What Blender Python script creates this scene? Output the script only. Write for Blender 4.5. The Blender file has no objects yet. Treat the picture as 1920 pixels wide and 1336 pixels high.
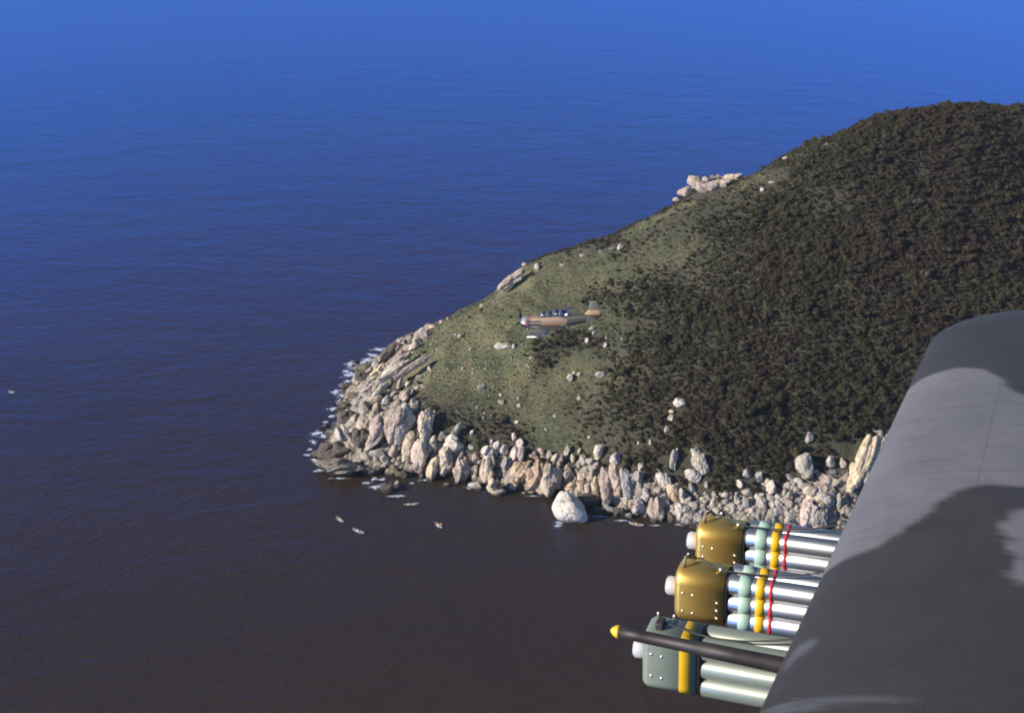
import bpy, bmesh, math, random
import numpy as np
from mathutils import Vector, Matrix, noise
from mathutils.bvhtree import BVHTree

R = math.radians
rng = np.random.default_rng(7)
random.seed(7)
scene = bpy.context.scene
COL = scene.collection

# ------------------------------------------------------------------ camera
F, CX, CY = 2100.0, 960.0, 668.0          # focal length and centre in the photograph's pixels
PITCH = R(25.0)
CAM = Vector((0.0, 0.0, 290.0))
cd = bpy.data.cameras.new('camera')
cam = bpy.data.objects.new('camera', cd)
COL.objects.link(cam)
cam.location = CAM
cam.rotation_euler = (R(90) - PITCH, 0, 0)
cd.sensor_width = 36.0
cd.lens = 36.0 * F / 1920.0
cd.clip_start = 0.1
cd.clip_end = 60000
scene.camera = cam

# ------------------------------------------------------------------ sky, sun, exposure
TO_SUN = Vector((-0.90, -0.28, 0.43)).normalized()
SUN_EL = math.asin(TO_SUN.z)
SUN_AZ = math.atan2(TO_SUN.x, TO_SUN.y)
world = bpy.data.worlds.new('World')
scene.world = world
world.use_nodes = True
wn = world.node_tree.nodes
sky = wn.new('ShaderNodeTexSky')
sky.sky_type = 'NISHITA'
sky.sun_disc = False
sky.sun_elevation = SUN_EL
sky.sun_rotation = SUN_AZ
sky.altitude = 300
sky.air_density = 1.0
sky.dust_density = 0.0
sky.ozone_density = 6.0
bg = wn['Background']
bg.inputs['Strength'].default_value = 0.085
world.node_tree.links.new(sky.outputs['Color'], bg.inputs['Color'])
sl = bpy.data.lights.new('sun', 'SUN')
sl.energy = 4.8
sl.angle = R(0.55)
sl.color = (1.0, 0.92, 0.82)
sun = bpy.data.objects.new('sun', sl)
COL.objects.link(sun)
sun.rotation_euler = TO_SUN.to_track_quat('Z', 'Y').to_euler()
scene.view_settings.view_transform = 'Standard'
scene.view_settings.look = 'None'
scene.view_settings.exposure = 0.6
scene.view_settings.gamma = 1.0
scene.cycles.filter_width = 2.1            # slide film is softer than a pixel grid

# ------------------------------------------------------------------ helpers
SP, CP = math.sin(PITCH), math.cos(PITCH)

def ray(px, py):
    u = (px - CX) / F
    v = -(py - CY) / F
    return Vector((u, v * SP + CP, v * CP - SP))

def at_z(px, py, z=0.0):
    d = ray(px, py)
    return CAM + d * ((z - CAM.z) / d.z)

def at_y(px, py, y):
    d = ray(px, py)
    return CAM + d * (y / d.y)

def tag(o, label=None, cat=None, group=None, kind=None):
    if label: o['label'] = label
    if cat: o['category'] = cat
    if group: o['group'] = group
    if kind: o['kind'] = kind
    return o

def link(name, me, mat=None, parent=None):
    o = bpy.data.objects.new(name, me)
    COL.objects.link(o)
    if mat is not None and me is not None and not me.materials:
        me.materials.append(mat)
    if parent is not None:
        o.parent = parent
    return o

def empty(name, loc=(0, 0, 0)):
    o = bpy.data.objects.new(name, None)
    COL.objects.link(o)
    o.location = loc
    o.empty_display_size = 0.3
    return o

def mesh_np(name, verts, faces, smooth=True):
    me = bpy.data.meshes.new(name)
    me.from_pydata([tuple(map(float, v)) for v in verts], [], [tuple(map(int, f)) for f in faces])
    if smooth:
        me.polygons.foreach_set('use_smooth', [True] * len(me.polygons))
    me.update()
    return me

def grid_mesh(name, V, smooth=True):
    """V: (n, m, 3) array -> quad grid"""
    n, m = V.shape[:2]
    me = bpy.data.meshes.new(name)
    me.vertices.add(n * m)
    me.vertices.foreach_set('co', V.reshape(-1).astype(np.float32))
    i = np.arange(n - 1)[:, None] * m + np.arange(m - 1)[None, :]
    q = np.stack([i, i + 1, i + m + 1, i + m], -1).reshape(-1, 4)
    me.loops.add(q.size)
    me.polygons.add(len(q))
    me.loops.foreach_set('vertex_index', q.reshape(-1).astype(np.int32))
    me.polygons.foreach_set('loop_start', np.arange(0, q.size, 4, dtype=np.int32))
    if smooth:
        me.polygons.foreach_set('use_smooth', np.ones(len(q), bool))
    me.update(calc_edges=True)
    me.validate()
    return me

def bm_mesh(name, bm, smooth=True, normals=True):
    if normals:
        bmesh.ops.recalc_face_normals(bm, faces=bm.faces)
    me = bpy.data.meshes.new(name)
    bm.to_mesh(me)
    bm.free()
    if smooth:
        me.polygons.foreach_set('use_smooth', [True] * len(me.polygons))
    return me

def loft(rings, cap=True):
    """rings: list of lists of points, same count, closed rings -> bmesh"""
    bm = bmesh.new()
    R_ = [[bm.verts.new(p) for p in r] for r in rings]
    n = len(R_[0])
    for a, b in zip(R_[:-1], R_[1:]):
        for i in range(n):
            bm.faces.new((a[i], a[(i + 1) % n], b[(i + 1) % n], b[i]))
    if cap:
        bm.faces.new(list(reversed(R_[0])))
        bm.faces.new(R_[-1])
    return bm

def tube_pts(path, rad, seg=10):
    rings = []
    for k, p in enumerate(path):
        p = Vector(p)
        a = Vector(path[max(0, k - 1)])
        b = Vector(path[min(len(path) - 1, k + 1)])
        t = (b - a).normalized()
        up = Vector((0, 0, 1)) if abs(t.z) < 0.9 else Vector((1, 0, 0))
        e1 = t.cross(up).normalized()
        e2 = e1.cross(t)
        r = rad[k] if isinstance(rad, (list, tuple)) else rad
        rings.append([p + e1 * (math.cos(2 * math.pi * i / seg) * r) + e2 * (math.sin(2 * math.pi * i / seg) * r) for i in range(seg)])
    return rings

def add_bm(dst, src):
    tmp = bpy.data.meshes.new('tmp')
    src.to_mesh(tmp)
    src.free()
    dst.from_mesh(tmp)
    bpy.data.meshes.remove(tmp)

def box_bm(cx, cy, cz, sx, sy, sz, bev=0.0, seg=3):
    bm = bmesh.new()
    bmesh.ops.create_cube(bm, size=1.0)
    bmesh.ops.scale(bm, vec=(sx, sy, sz), verts=bm.verts)
    if bev > 0:
        bmesh.ops.bevel(bm, geom=list(bm.edges), offset=bev, segments=seg, profile=0.5, affect='EDGES', clamp_overlap=True)
    bmesh.ops.translate(bm, vec=(cx, cy, cz), verts=bm.verts)
    return bm

# ---- numpy noise (value noise, fbm) on world coordinates
_perm = rng.random((64, 64, 64)).astype(np.float32)
def vnoise(p):
    p = np.asarray(p, float)
    i = np.floor(p).astype(int)
    f = p - i
    f = f * f * (3 - 2 * f)
    i0 = i % 64
    i1 = (i + 1) % 64
    g = _perm
    x0, y0, z0 = i0[..., 0], i0[..., 1], i0[..., 2]
    x1, y1, z1 = i1[..., 0], i1[..., 1], i1[..., 2]
    fx, fy, fz = f[..., 0], f[..., 1], f[..., 2]
    c00 = g[x0, y0, z0] * (1 - fx) + g[x1, y0, z0] * fx
    c10 = g[x0, y1, z0] * (1 - fx) + g[x1, y1, z0] * fx
    c01 = g[x0, y0, z1] * (1 - fx) + g[x1, y0, z1] * fx
    c11 = g[x0, y1, z1] * (1 - fx) + g[x1, y1, z1] * fx
    return ((c00 * (1 - fy) + c10 * fy) * (1 - fz) + (c01 * (1 - fy) + c11 * fy) * fz) * 2 - 1

def fbm(p, octv=4, gain=0.5):
    p = np.asarray(p, float)
    s = 0.0
    a = 1.0
    for k in range(octv):
        s = s + a * vnoise(p * (2.03 ** k) + 17.3 * k)
        a *= gain
    return s

# ---- node helper
class NT:
    def __init__(self, name):
        self.m = bpy.data.materials.new(name)
        self.m.use_nodes = True
        self.t = self.m.node_tree
        self.p = self.t.nodes['Principled BSDF']
    def n(self, typ, **kw):
        nd = self.t.nodes.new('ShaderNode' + typ)
        ins = kw.pop('ins', {})
        for k, v in kw.items():
            setattr(nd, k, v)
        for k, v in ins.items():
            if hasattr(v, 'is_output'):
                self.t.links.new(v, nd.inputs[k])
            else:
                nd.inputs[k].default_value = v
        return nd
    def l(self, a, b):
        self.t.links.new(a, b)
    def noise(self, vec, scale, detail=4.0, rough=0.55, dist=0.0):
        return self.n('TexNoise', ins={'Vector': vec, 'Scale': scale, 'Detail': detail, 'Roughness': rough, 'Distortion': dist}).outputs['Fac']
    def ramp(self, fac, stops, interp='LINEAR'):
        nd = self.n('ValToRGB', ins={'Fac': fac})
        cr = nd.color_ramp
        cr.interpolation = interp
        while len(cr.elements) < len(stops):
            cr.elements.new(0.5)
        for e, (p, c) in zip(cr.elements, stops):
            e.position = p
            e.color = (c if hasattr(c, '__len__') else (c, c, c)) + ((1.0,) if (not hasattr(c, '__len__') or len(c) == 3) else ())
        return nd.outputs['Color']
    def mix(self, fac, a, b, blend='MIX'):
        nd = self.n('Mix', data_type='RGBA', blend_type=blend)
        for k, v in ((0, fac), (6, a), (7, b)):
            if hasattr(v, 'is_output'):
                self.l(v, nd.inputs[k])
            else:
                nd.inputs[k].default_value = v if k == 0 else (tuple(v) + (1.0,))
        return nd.outputs[2]
    def math(self, op, a, b=0.0, clamp=False):
        nd = self.n('Math', operation=op, use_clamp=clamp)
        for k, v in ((0, a), (1, b)):
            if hasattr(v, 'is_output'):
                self.l(v, nd.inputs[k])
            else:
                nd.inputs[k].default_value = v
        return nd.outputs[0]
    def mapr(self, v, a, b, c=0.0, d=1.0):
        return self.n('MapRange', ins={'Value': v, 'From Min': a, 'From Max': b, 'To Min': c, 'To Max': d}).outputs[0]
    def bump(self, h, strength, dist, nrm=None):
        nd = self.n('Bump', ins={'Strength': strength, 'Distance': dist, 'Height': h})
        if nrm is not None:
            self.l(nrm, nd.inputs['Normal'])
        return nd.outputs['Normal']
    def set(self, **kw):
        for k, v in kw.items():
            i = self.p.inputs[k.replace('_', ' ')]
            if hasattr(v, 'is_output'):
                self.l(v, i)
            else:
                i.default_value = v
        return self.m

def plain(name, col, rough=0.6, metal=0.0, var=0.12, scale=8.0, bump=0.0, spec=0.5):
    t = NT(name)
    tc = t.n('TexCoord').outputs['Object']
    nz = t.noise(tc, scale, 5)
    a = tuple(max(0, c * (1 - var)) for c in col)
    b = tuple(min(1, c * (1 + var)) for c in col)
    c = t.ramp(nz, [(0.3, a), (0.7, b)])
    t.set(Base_Color=c, Roughness=t.mapr(nz, 0.2, 0.8, rough * 0.85, min(1, rough * 1.15)), Metallic=metal)
    t.p.inputs['Specular IOR Level'].default_value = spec
    if bump:
        t.set(Normal=t.bump(t.noise(tc, scale * 4, 4), bump, 0.02))
    return t.m

# ------------------------------------------------------------------ sea
def sea_material():
    t = NT('sea_water')
    pos = t.n('NewGeometry').outputs['Position']
    mp = t.n('Mapping', ins={'Vector': pos, 'Rotation': (0, 0, R(12)), 'Scale': (0.55, 1.0, 1.0)}).outputs[0]
    swell = t.noise(mp, 0.035, 2, 0.5, 0.4)
    chop = t.noise(mp, 0.16, 3, 0.6, 0.6)
    rip = t.noise(mp, 0.7, 3, 0.65, 0.3)
    nrm = t.bump(swell, 1.0, 0.9)
    nrm = t.bump(chop, 1.0, 0.5, nrm)
    nrm = t.bump(rip, 1.0, 0.26, nrm)
    big = t.noise(t.n('Mapping', ins={'Vector': pos, 'Scale': (0.4, 1.0, 1.0)}).outputs[0], 0.006, 3, 0.5)
    col = t.ramp(big, [(0.3, (0.034, 0.0232, 0.0080)), (0.7, (0.040, 0.0278, 0.0100))])
    # deep water below a glossy surface; the mirror share follows the angle of view
    fr = t.n('Fresnel', ins={'IOR': 1.40, 'Normal': nrm}).outputs[0]
    fac = t.math('MULTIPLY', t.math('POWER', fr, 1.28), 3.3, True)
    body = t.n('BsdfDiffuse', ins={'Color': col, 'Normal': nrm}).outputs[0]
    top = t.n('BsdfGlossy', ins={'Color': (0.12, 0.375, 1.0, 1.0), 'Roughness': 0.20, 'Normal': nrm}).outputs[0]
    mx = t.n('MixShader', ins={0: fac, 1: body, 2: top}).outputs[0]
    t.l(mx, t.t.nodes['Material Output'].inputs['Surface'])
    t.t.nodes.remove(t.p)
    return t.m

S = 26000
me = mesh_np('sea', [(-S, -S, 0), (S, -S, 0), (S, S * 1.4, 0), (-S, S * 1.4, 0)], [(0, 1, 2, 3)], smooth=False)
sea = tag(link('sea', me, sea_material()), kind='structure')

# ------------------------------------------------------------------ headland terrain
RIDGE = [(790, 624, 628), (820, 606, 622), (870, 582, 612), (935, 549, 608), (985, 504, 606), (1060, 476, 612), (1120, 453, 618),
         (1180, 428, 624), (1262, 386, 634), (1310, 356, 640), (1410, 326, 650), (1530, 274, 662), (1640, 221, 676), (1750, 202, 690),
         (1830, 196, 698), (1920, 214, 706), (2100, 250, 715), (2400, 330, 720)]
SHORE = [(690, 688), (660, 722), (645, 768), (615, 828), (650, 872), (760, 884), (850, 893), (940, 912), (1050, 928), (1150, 953), (1250, 974),
         (1330, 988), (1480, 992), (1600, 992), (1750, 1000), (1950, 1005), (2200, 1005), (2600, 1005)]
ctrl = []
for (rx, ry, ryy), (sx, sy) in zip(RIDGE, SHORE):
    P = at_y(rx, ry, ryy)
    Q = at_z(sx, sy, 0.0)
    ctrl.append((Q.x, Q.y, 0.0))
    for tt, g in ((0.07, 0.11), (0.22, 0.32), (0.48, 0.60), (0.74, 0.83)):
        m = Q.lerp(P, tt)
        ctrl.append((m.x, m.y, P.z * g))
    ctrl.append((P.x, P.y, P.z))
    # off shore and back slope
    d = (Q - P)
    d.z = 0
    d.normalize()
    ctrl.append((Q.x + d.x * 30, Q.y + d.y * 30, -9.0))
    ctrl.append((Q.x + d.x * 90, Q.y + d.y * 90, -22.0))
    back = Vector((-0.25, 1.0, 0)).normalized()
    ctrl.append((P.x + back.x * 14, P.y + back.y * 14, P.z - 5.5 - P.z * 0.02))
    ln = max(30.0, P.z * 1.35)
    ctrl.append((P.x + back.x * ln, P.y + back.y * ln, 0.0))
    ctrl.append((P.x + back.x * (ln + 40), P.y + back.y * (ln + 40), -14.0))
    ctrl.append((P.x + back.x * (ln + 130), P.y + back.y * (ln + 130), -26.0))
for px, py in ((735, 652), (712, 668)):
    q = at_z(px, py)
    ctrl.append((q.x, q.y, 0.0))
    ctrl.append((q.x - 25, q.y + 18, -9.0))
    ctrl.append((q.x - 80, q.y + 60, -22.0))
ctrl = np.array(ctrl)
def rbf_fit(c):
    X = c[:, :2] / 100.0
    n = len(X)
    d2 = ((X[:, None] - X[None]) ** 2).sum(-1)
    K = 0.5 * d2 * np.log(d2 + 1e-9) + np.eye(n) * 0.004
    P = np.c_[np.ones(n), X]
    A = np.zeros((n + 3, n + 3))
    A[:n, :n] = K
    A[:n, n:] = P
    A[n:, :n] = P.T
    w = np.linalg.solve(A, np.r_[c[:, 2], np.zeros(3)])
    return X, w
_X, _w = rbf_fit(ctrl)
def base_h(xy):
    xy = np.asarray(xy, float).reshape(-1, 2) / 100.0
    out = np.empty(len(xy))
    for a in range(0, len(xy), 20000):
        q = xy[a:a + 20000]
        d2 = ((q[:, None] - _X[None]) ** 2).sum(-1)
        out[a:a + 20000] = (0.5 * d2 * np.log(d2 + 1e-9)) @ _w[:-3] + _w[-3] + q @ _w[-2:]
    return out

# ground zones: outlines found by looking along the photograph's rays at the bare hill
gx = np.arange(-170, 620, 4.0)
gy = np.arange(400, 900, 4.0)
GX, GY = np.meshgrid(gx, gy)
GZ = base_h(np.c_[GX.ravel(), GY.ravel()]).reshape(GX.shape)
def bvh_from(GX, GY, GZ):
    n, m = GX.shape
    vs = np.c_[GX.ravel(), GY.ravel(), np.maximum(GZ.ravel(), 0.0)]
    i = np.arange(n - 1)[:, None] * m + np.arange(m - 1)[None, :]
    q = np.stack([i, i + 1, i + m + 1, i + m], -1).reshape(-1, 4)
    return BVHTree.FromPolygons([tuple(v) for v in vs], [tuple(f) for f in q])
BV0 = bvh_from(GX, GY, GZ)
def hit(px, py, bv=None):
    loc, nrm, idx, dist = (bv or BV0).ray_cast(CAM, ray(px, py).normalized())
    return loc if loc is not None else at_z(px, py)

GRASS = [(800, 628), (870, 585), (935, 556), (990, 508), (1080, 484), (1290, 464), (1300, 476), (1190, 508), (1120, 538), (1085, 560), (1135, 600),
         (1142, 640), (1132, 690), (1105, 735), (1060, 790), (1085, 835), (1050, 868), (985, 858), (975, 806), (900, 775), (790, 770), (752, 735), (740, 712), (770, 665)]
SCRUB = [(790, 770), (900, 775), (965, 790), (985, 858), (920, 850), (860, 830), (800, 800)]
SCRUB2 = [(1000, 640), (1060, 625), (1140, 640), (1130, 665), (1080, 655), (1030, 690), (1000, 730), (975, 760), (985, 700)]
STRIP = [(1180, 430), (1250, 395), (1262, 384), (1345, 370), (1425, 322), (1440, 330), (1380, 360), (1300, 384), (1230, 415), (1190, 436)]
ROCKY = [(560, 700), (640, 640), (740, 630), (830, 590), (810, 620), (775, 660), (742, 706), (752, 738), (790, 772), (800, 815), (845, 838), (930, 850), (985, 858), (1060, 862),
         (1150, 885), (1230, 900), (1330, 925), (1420, 915), (1500, 890), (1560, 880), (1590, 870), (1640, 800), (1680, 810), (1640, 1040), (1200, 1010), (900, 960), (560, 930)]
def world_poly(poly):
    out = []
    for (x0, y0), (x1, y1) in zip(poly, poly[1:] + poly[:1]):
        for k in range(3):
            h = hit(x0 + (x1 - x0) * k / 3, y0 + (y1 - y0) * k / 3)
            out.append((h.x, h.y))
    return np.array(out)
def poly_sdf(P, poly):
    P = np.asarray(P, float)
    a = poly
    b = np.roll(poly, -1, 0)
    inside = np.zeros(len(P), bool)
    dmin = np.full(len(P), 1e9)
    for (x0, y0), (x1, y1) in zip(a, b):
        c = ((y0 > P[:, 1]) != (y1 > P[:, 1]))
        xi = (x1 - x0) * (P[:, 1] - y0) / ((y1 - y0) if abs(y1 - y0) > 1e-9 else 1e-9) + x0
        inside ^= c & (P[:, 0] < xi)
        e = np.array([x1 - x0, y1 - y0])
        L = max(e @ e, 1e-9)
        s = np.clip(((P - (x0, y0)) @ e) / L, 0, 1)
        dd = np.hypot(P[:, 0] - x0 - s * e[0], P[:, 1] - y0 - s * e[1])
        dmin = np.minimum(dmin, dd)
    return np.where(inside, dmin, -dmin)
WP = {k: world_poly(v) for k, v in (('grass', GRASS), ('scrub', SCRUB), ('scrub2', SCRUB2), ('strip', STRIP), ('rocky', ROCKY))}
def zone(xy, k, soft=4.0, wob=5.0):
    xy = np.asarray(xy, float).reshape(-1, 2)
    p3 = np.c_[xy / 14.0, np.full(len(xy), 3.7 if k != 'rocky' else 9.1)]
    s = poly_sdf(xy, WP[k]) + wob * fbm(p3, 3)
    return np.clip(s / soft * 0.5 + 0.5, 0, 1)

def bare_top(xy, z):
    """the seaward end of the crest carries no trees: only grass, front and back"""
    dpt = xy[:, 1] * CP - (z - CAM.z) * SP
    x = CX + F * xy[:, 0] / dpt
    y = CY + F * (-(xy[:, 1] * SP + (z - CAM.z) * CP)) / dpt
    return ((x < 1000) & (y < 745 - (1000 - x) * 0.15)).astype(float)
RES = 1.5
gx = np.arange(-165, 470, RES)
gy = np.arange(405, 860, RES)
GX, GY = np.meshgrid(gx, gy)
XY = np.c_[GX.ravel(), GY.ravel()]
Hb = base_h(XY)
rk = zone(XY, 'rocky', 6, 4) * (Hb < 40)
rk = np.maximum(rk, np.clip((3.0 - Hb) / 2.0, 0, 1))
gs = np.maximum(np.maximum(zone(XY, 'grass', 44, 12), zone(XY, 'strip', 4, 3)), bare_top(XY, Hb))
gs = gs * (1 - 0.85 * zone(XY, 'scrub', 6, 6)) * (1 - 0.8 * zone(XY, 'scrub2', 6, 6)) * (1 - rk)
p3 = np.c_[XY, np.zeros(len(XY))]
rough = 2.2 * fbm(p3 / 34.0, 4) + 0.5 * fbm(p3 / 7.0, 3)
# bedrock ribs run up the slope on the seaward flank
ru = XY @ np.array([0.80, -0.60])
rv = XY @ np.array([0.60, 0.80])
ribs = 1 - np.abs(fbm(np.c_[ru / 9.0, rv / 38.0, np.zeros(len(XY))], 4))
blocky = fbm(p3 / 5.0 + 50, 4)
env = np.clip((Hb + 6) / 8.0, 0.25, 1)
Hh = Hb + rough * np.clip((Hb + 4) / 14.0, 0.1, 1) + rk * env * (2.4 * (ribs - 0.62) + 1.1 * blocky)
def terr_h(xy):
    xy = np.asarray(xy, float).reshape(-1, 2)
    u = np.clip((xy[:, 0] - gx[0]) / RES, 0, len(gx) - 1.001)
    v = np.clip((xy[:, 1] - gy[0]) / RES, 0, len(gy) - 1.001)
    i, j = u.astype(int), v.astype(int)
    fu, fv = u - i, v - j
    H = Hh.reshape(GX.shape)
    return (H[j, i] * (1 - fu) + H[j, i + 1] * fu) * (1 - fv) + (H[j + 1, i] * (1 - fu) + H[j + 1, i + 1] * fu) * fv
V = np.stack([GX, GY, Hh.reshape(GX.shape)], -1)
me = grid_mesh('headland', V)
ca = me.color_attributes.new('zone', 'FLOAT_COLOR', 'POINT')
buf = np.zeros((len(XY), 4), np.float32)
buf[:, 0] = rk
buf[:, 1] = gs
buf[:, 3] = 1
ca.data.foreach_set('color', buf.ravel())

def rock_color(t, pos, tint=None):
    """pale weathered granite: cream and grey blotches, rusty stains, dark wet band at the waterline"""
    a = t.noise(pos, 0.22, 6, 0.62)
    b = t.noise(pos, 0.9, 5, 0.6, 0.4)
    c = t.noise(t.n('Mapping', ins={'Vector': pos, 'Scale': (1.0, 1.0, 0.28)}).outputs[0], 0.55, 5, 0.62)
    col = t.ramp(a, [(0.28, (0.30, 0.265, 0.225)), (0.48, (0.50, 0.437, 0.362)), (0.72, (0.64, 0.582, 0.50))])
    col = t.mix(t.mapr(b, 0.50, 0.72, 0.0, 0.85), col, (0.26, 0.24, 0.225))
    st = t.mapr(c, 0.55, 0.72)
    col = t.mix(t.math('MULTIPLY', st, 0.55), col, (0.42, 0.265, 0.15))
    if tint is not None:
        col = t.mix(1.0, col, tint, 'MULTIPLY')
    sep = t.n('SeparateXYZ', ins={'Vector': pos}).outputs['Z']
    wet = t.math('SUBTRACT', t.mapr(sep, 0.9, 2.6, 1.0, 0.0), t.mapr(a, 0.3, 0.7, -0.35, 0.35), True)
    return t.mix(wet, col, (0.045, 0.036, 0.030)), a, b

def headland_material():
    t = NT('headland_ground')
    pos = t.n('NewGeometry').outputs['Position']
    zn = t.n('VertexColor', layer_name='zone').outputs['Color']
    s = t.n('SeparateColor', ins={'Color': zn})
    rock, na, nb = rock_color(t, pos)
    n1 = t.noise(pos, 0.06, 6, 0.66)
    n2 = t.noise(pos, 0.45, 5, 0.7)
    n3 = t.noise(pos, 1.6, 4, 0.7)
    rock = t.mix(t.mapr(n2, 0.42, 0.62), (0.048, 0.042, 0.031), t.mix(1.0, rock, (0.50, 0.48, 0.45), 'MULTIPLY'))  # ground darkened to stand for the shade and plants in the boulder gaps
    g = t.ramp(n1, [(0.25, (0.078, 0.093, 0.042)), (0.48, (0.142, 0.146, 0.066)), (0.62, (0.200, 0.170, 0.080)), (0.76, (0.25, 0.175, 0.092))])
    g = t.mix(t.mapr(n2, 0.45, 0.75, 0, 0.75), g, (0.080, 0.085, 0.054))
    g = t.mix(t.mapr(n3, 0.58, 0.72, 0, 0.6), g, (0.32, 0.29, 0.20))
    soil = t.ramp(n2, [(0.3, (0.044, 0.041, 0.023)), (0.7, (0.078, 0.070, 0.040))])
    gm = t.math('ADD', s.outputs['Green'], t.mapr(n2, 0.3, 0.7, -0.25, 0.25), True)
    col = t.mix(t.mapr(gm, 0.25, 0.75), soil, g)
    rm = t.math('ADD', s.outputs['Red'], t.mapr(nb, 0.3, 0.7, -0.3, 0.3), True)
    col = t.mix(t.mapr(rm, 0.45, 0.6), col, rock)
    h = t.math('ADD', n3, t.math('MULTIPLY', n2, 1.5))
    nrm = t.bump(h, 0.9, 0.7)
    return t.set(Base_Color=col, Roughness=0.95, Normal=nrm)
t_head = headland_material()
headland = tag(link('headland', me, t_head), kind='structure')
BV = bvh_from(GX, GY, Hh.reshape(GX.shape))

# ------------------------------------------------------------------ boulders and slabs
def rock_material():
    t = NT('granite')
    pos = t.n('NewGeometry').outputs['Position']
    tint = t.n('ObjectInfo').outputs['Color']
    col, a, b = rock_color(t, pos, tint)
    v = t.n('TexVoronoi', feature='DISTANCE_TO_EDGE', ins={'Vector': t.n('Mapping', ins={'Vector': pos, 'Scale': (1.0, 1.0, 0.4)}).outputs[0], 'Scale': 0.17, 'Randomness': 1.0}).outputs['Distance']
    crack = t.math('MULTIPLY', t.mapr(v, 0.0, 0.035, 1.0, 0.0), t.mapr(a, 0.42, 0.6))
    col = t.mix(t.math('MULTIPLY', crack, 0.45), col, (0.07, 0.06, 0.05))
    h = t.math('SUBTRACT', t.math('ADD', t.math('MULTIPLY', a, 2.0), b), t.math('MULTIPLY', crack, 0.8))
    return t.set(Base_Color=col, Roughness=0.93, Normal=t.bump(h, 0.9, 0.55))
GRANITE = rock_material()

def ico(sub):
    bm = bmesh.new()
    bmesh.ops.create_icosphere(bm, subdivisions=sub, radius=1.0)
    v = np.array([p.co[:] for p in bm.verts])
    f = [[q.index for q in x.verts] for x in bm.faces]
    bm.free()
    return v, f
ICO4 = ico(4)
ICO5 = ico(5)
ICO2 = ico(2)

def rock_mesh(seed, sub=4, planes=15, lo=0.58, crack=0.0, rough=0.10):
    g = np.random.default_rng(seed)
    D, f = ICO5 if sub == 5 else (ICO4 if sub == 4 else ICO2)
    n = g.normal(size=(planes, 3))
    n /= np.linalg.norm(n, axis=1)[:, None]
    d = g.uniform(lo, 1.0, planes)
    dots = D @ n.T
    q = np.where(dots > 0.05, d[None] / np.maximum(dots, 0.05), 9.0)
    k = 26.0 if sub != 5 else 24.0
    r = -np.log(np.exp(-k * q).sum(1) + math.exp(-k * 1.12)) / k      # soft minimum over the cleavage planes
    p = D * r[:, None]
    p = p + D * (rough * fbm(p * 2.3 + seed * 7.7, 5, 0.58))[:, None]
    if crack:
        u = p[:, 0] * 2.6 + 0.5 * fbm(p * 1.4 + seed, 2) + seed
        w = np.abs((u % 1.0) - 0.5) * 2
        p = p * (1 - crack * np.exp(-((1 - w) / 0.13) ** 2))[:, None]
        u = p[:, 2] * 1.7 + 0.7 * fbm(p * 1.1 + seed + 40, 2) + seed * 0.37
        w = np.abs((u % 1.0) - 0.5) * 2
        p = p * (1 - 0.7 * crack * np.exp(-((1 - w) / 0.10) ** 2))[:, None]
    p = p / np.abs(p).max(0)[None]
    me = mesh_np('boulder', p, f)
    me.materials.append(GRANITE)
    return me
def rock_cluster(seed, n, tall=1.0, crack=0.10):
    """a jointed outcrop: several split blocks grown together"""
    g = np.random.default_rng(seed)
    VV, FF, off = [], [], 0
    for k in range(n):
        m = rock_mesh(seed * 13 + k, 4, planes=int(g.integers(8, 13)), lo=0.5, crack=crack, rough=0.10)
        v = np.array([q.co[:] for q in m.vertices])
        f = np.array([q.vertices[:] for q in m.polygons])
        bpy.data.meshes.remove(m)
        s = np.array([g.uniform(0.42, 0.68), g.uniform(0.5, 0.8), g.uniform(0.38, 0.70) * tall])
        a = g.uniform(-0.35, 0.35)
        c, sn = math.cos(a), math.sin(a)
        v = v * s
        v = v @ np.array([[c, 0, sn], [0, 1, 0], [-sn, 0, c]]).T
        o = np.array([g.uniform(-0.5, 0.5), g.uniform(-0.3, 0.3), -0.5 + 1.0 * (k + 0.5) / n + g.uniform(-0.15, 0.15)])
        if k == 0:
            o = np.array([0.0, 0.1, -0.2])
            v = v * 1.25
        VV.append(v + o)
        FF.append(f + off)
        off += len(v)
    v = np.concatenate(VV)
    v = v / np.abs(v).max(0)[None]
    me = mesh_np('boulder', v, np.concatenate(FF))
    me.materials.append(GRANITE)
    return me
BOULD = [rock_mesh(100 + i, 4, planes=8 + i % 5, lo=0.48, rough=0.11) for i in range(14)]
BIG = [rock_cluster(200 + i, 3, 1.0, 0.05) for i in range(6)]
SLAB = [rock_cluster(300 + i, 5 + i % 3, 1.15) for i in range(9)] + [rock_mesh(340 + i, 5, planes=20, lo=0.6, crack=0.17, rough=0.13) for i in range(3)]
SMALL = [rock_mesh(500 + i, 4, planes=8, lo=0.5) for i in range(8)]

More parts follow.
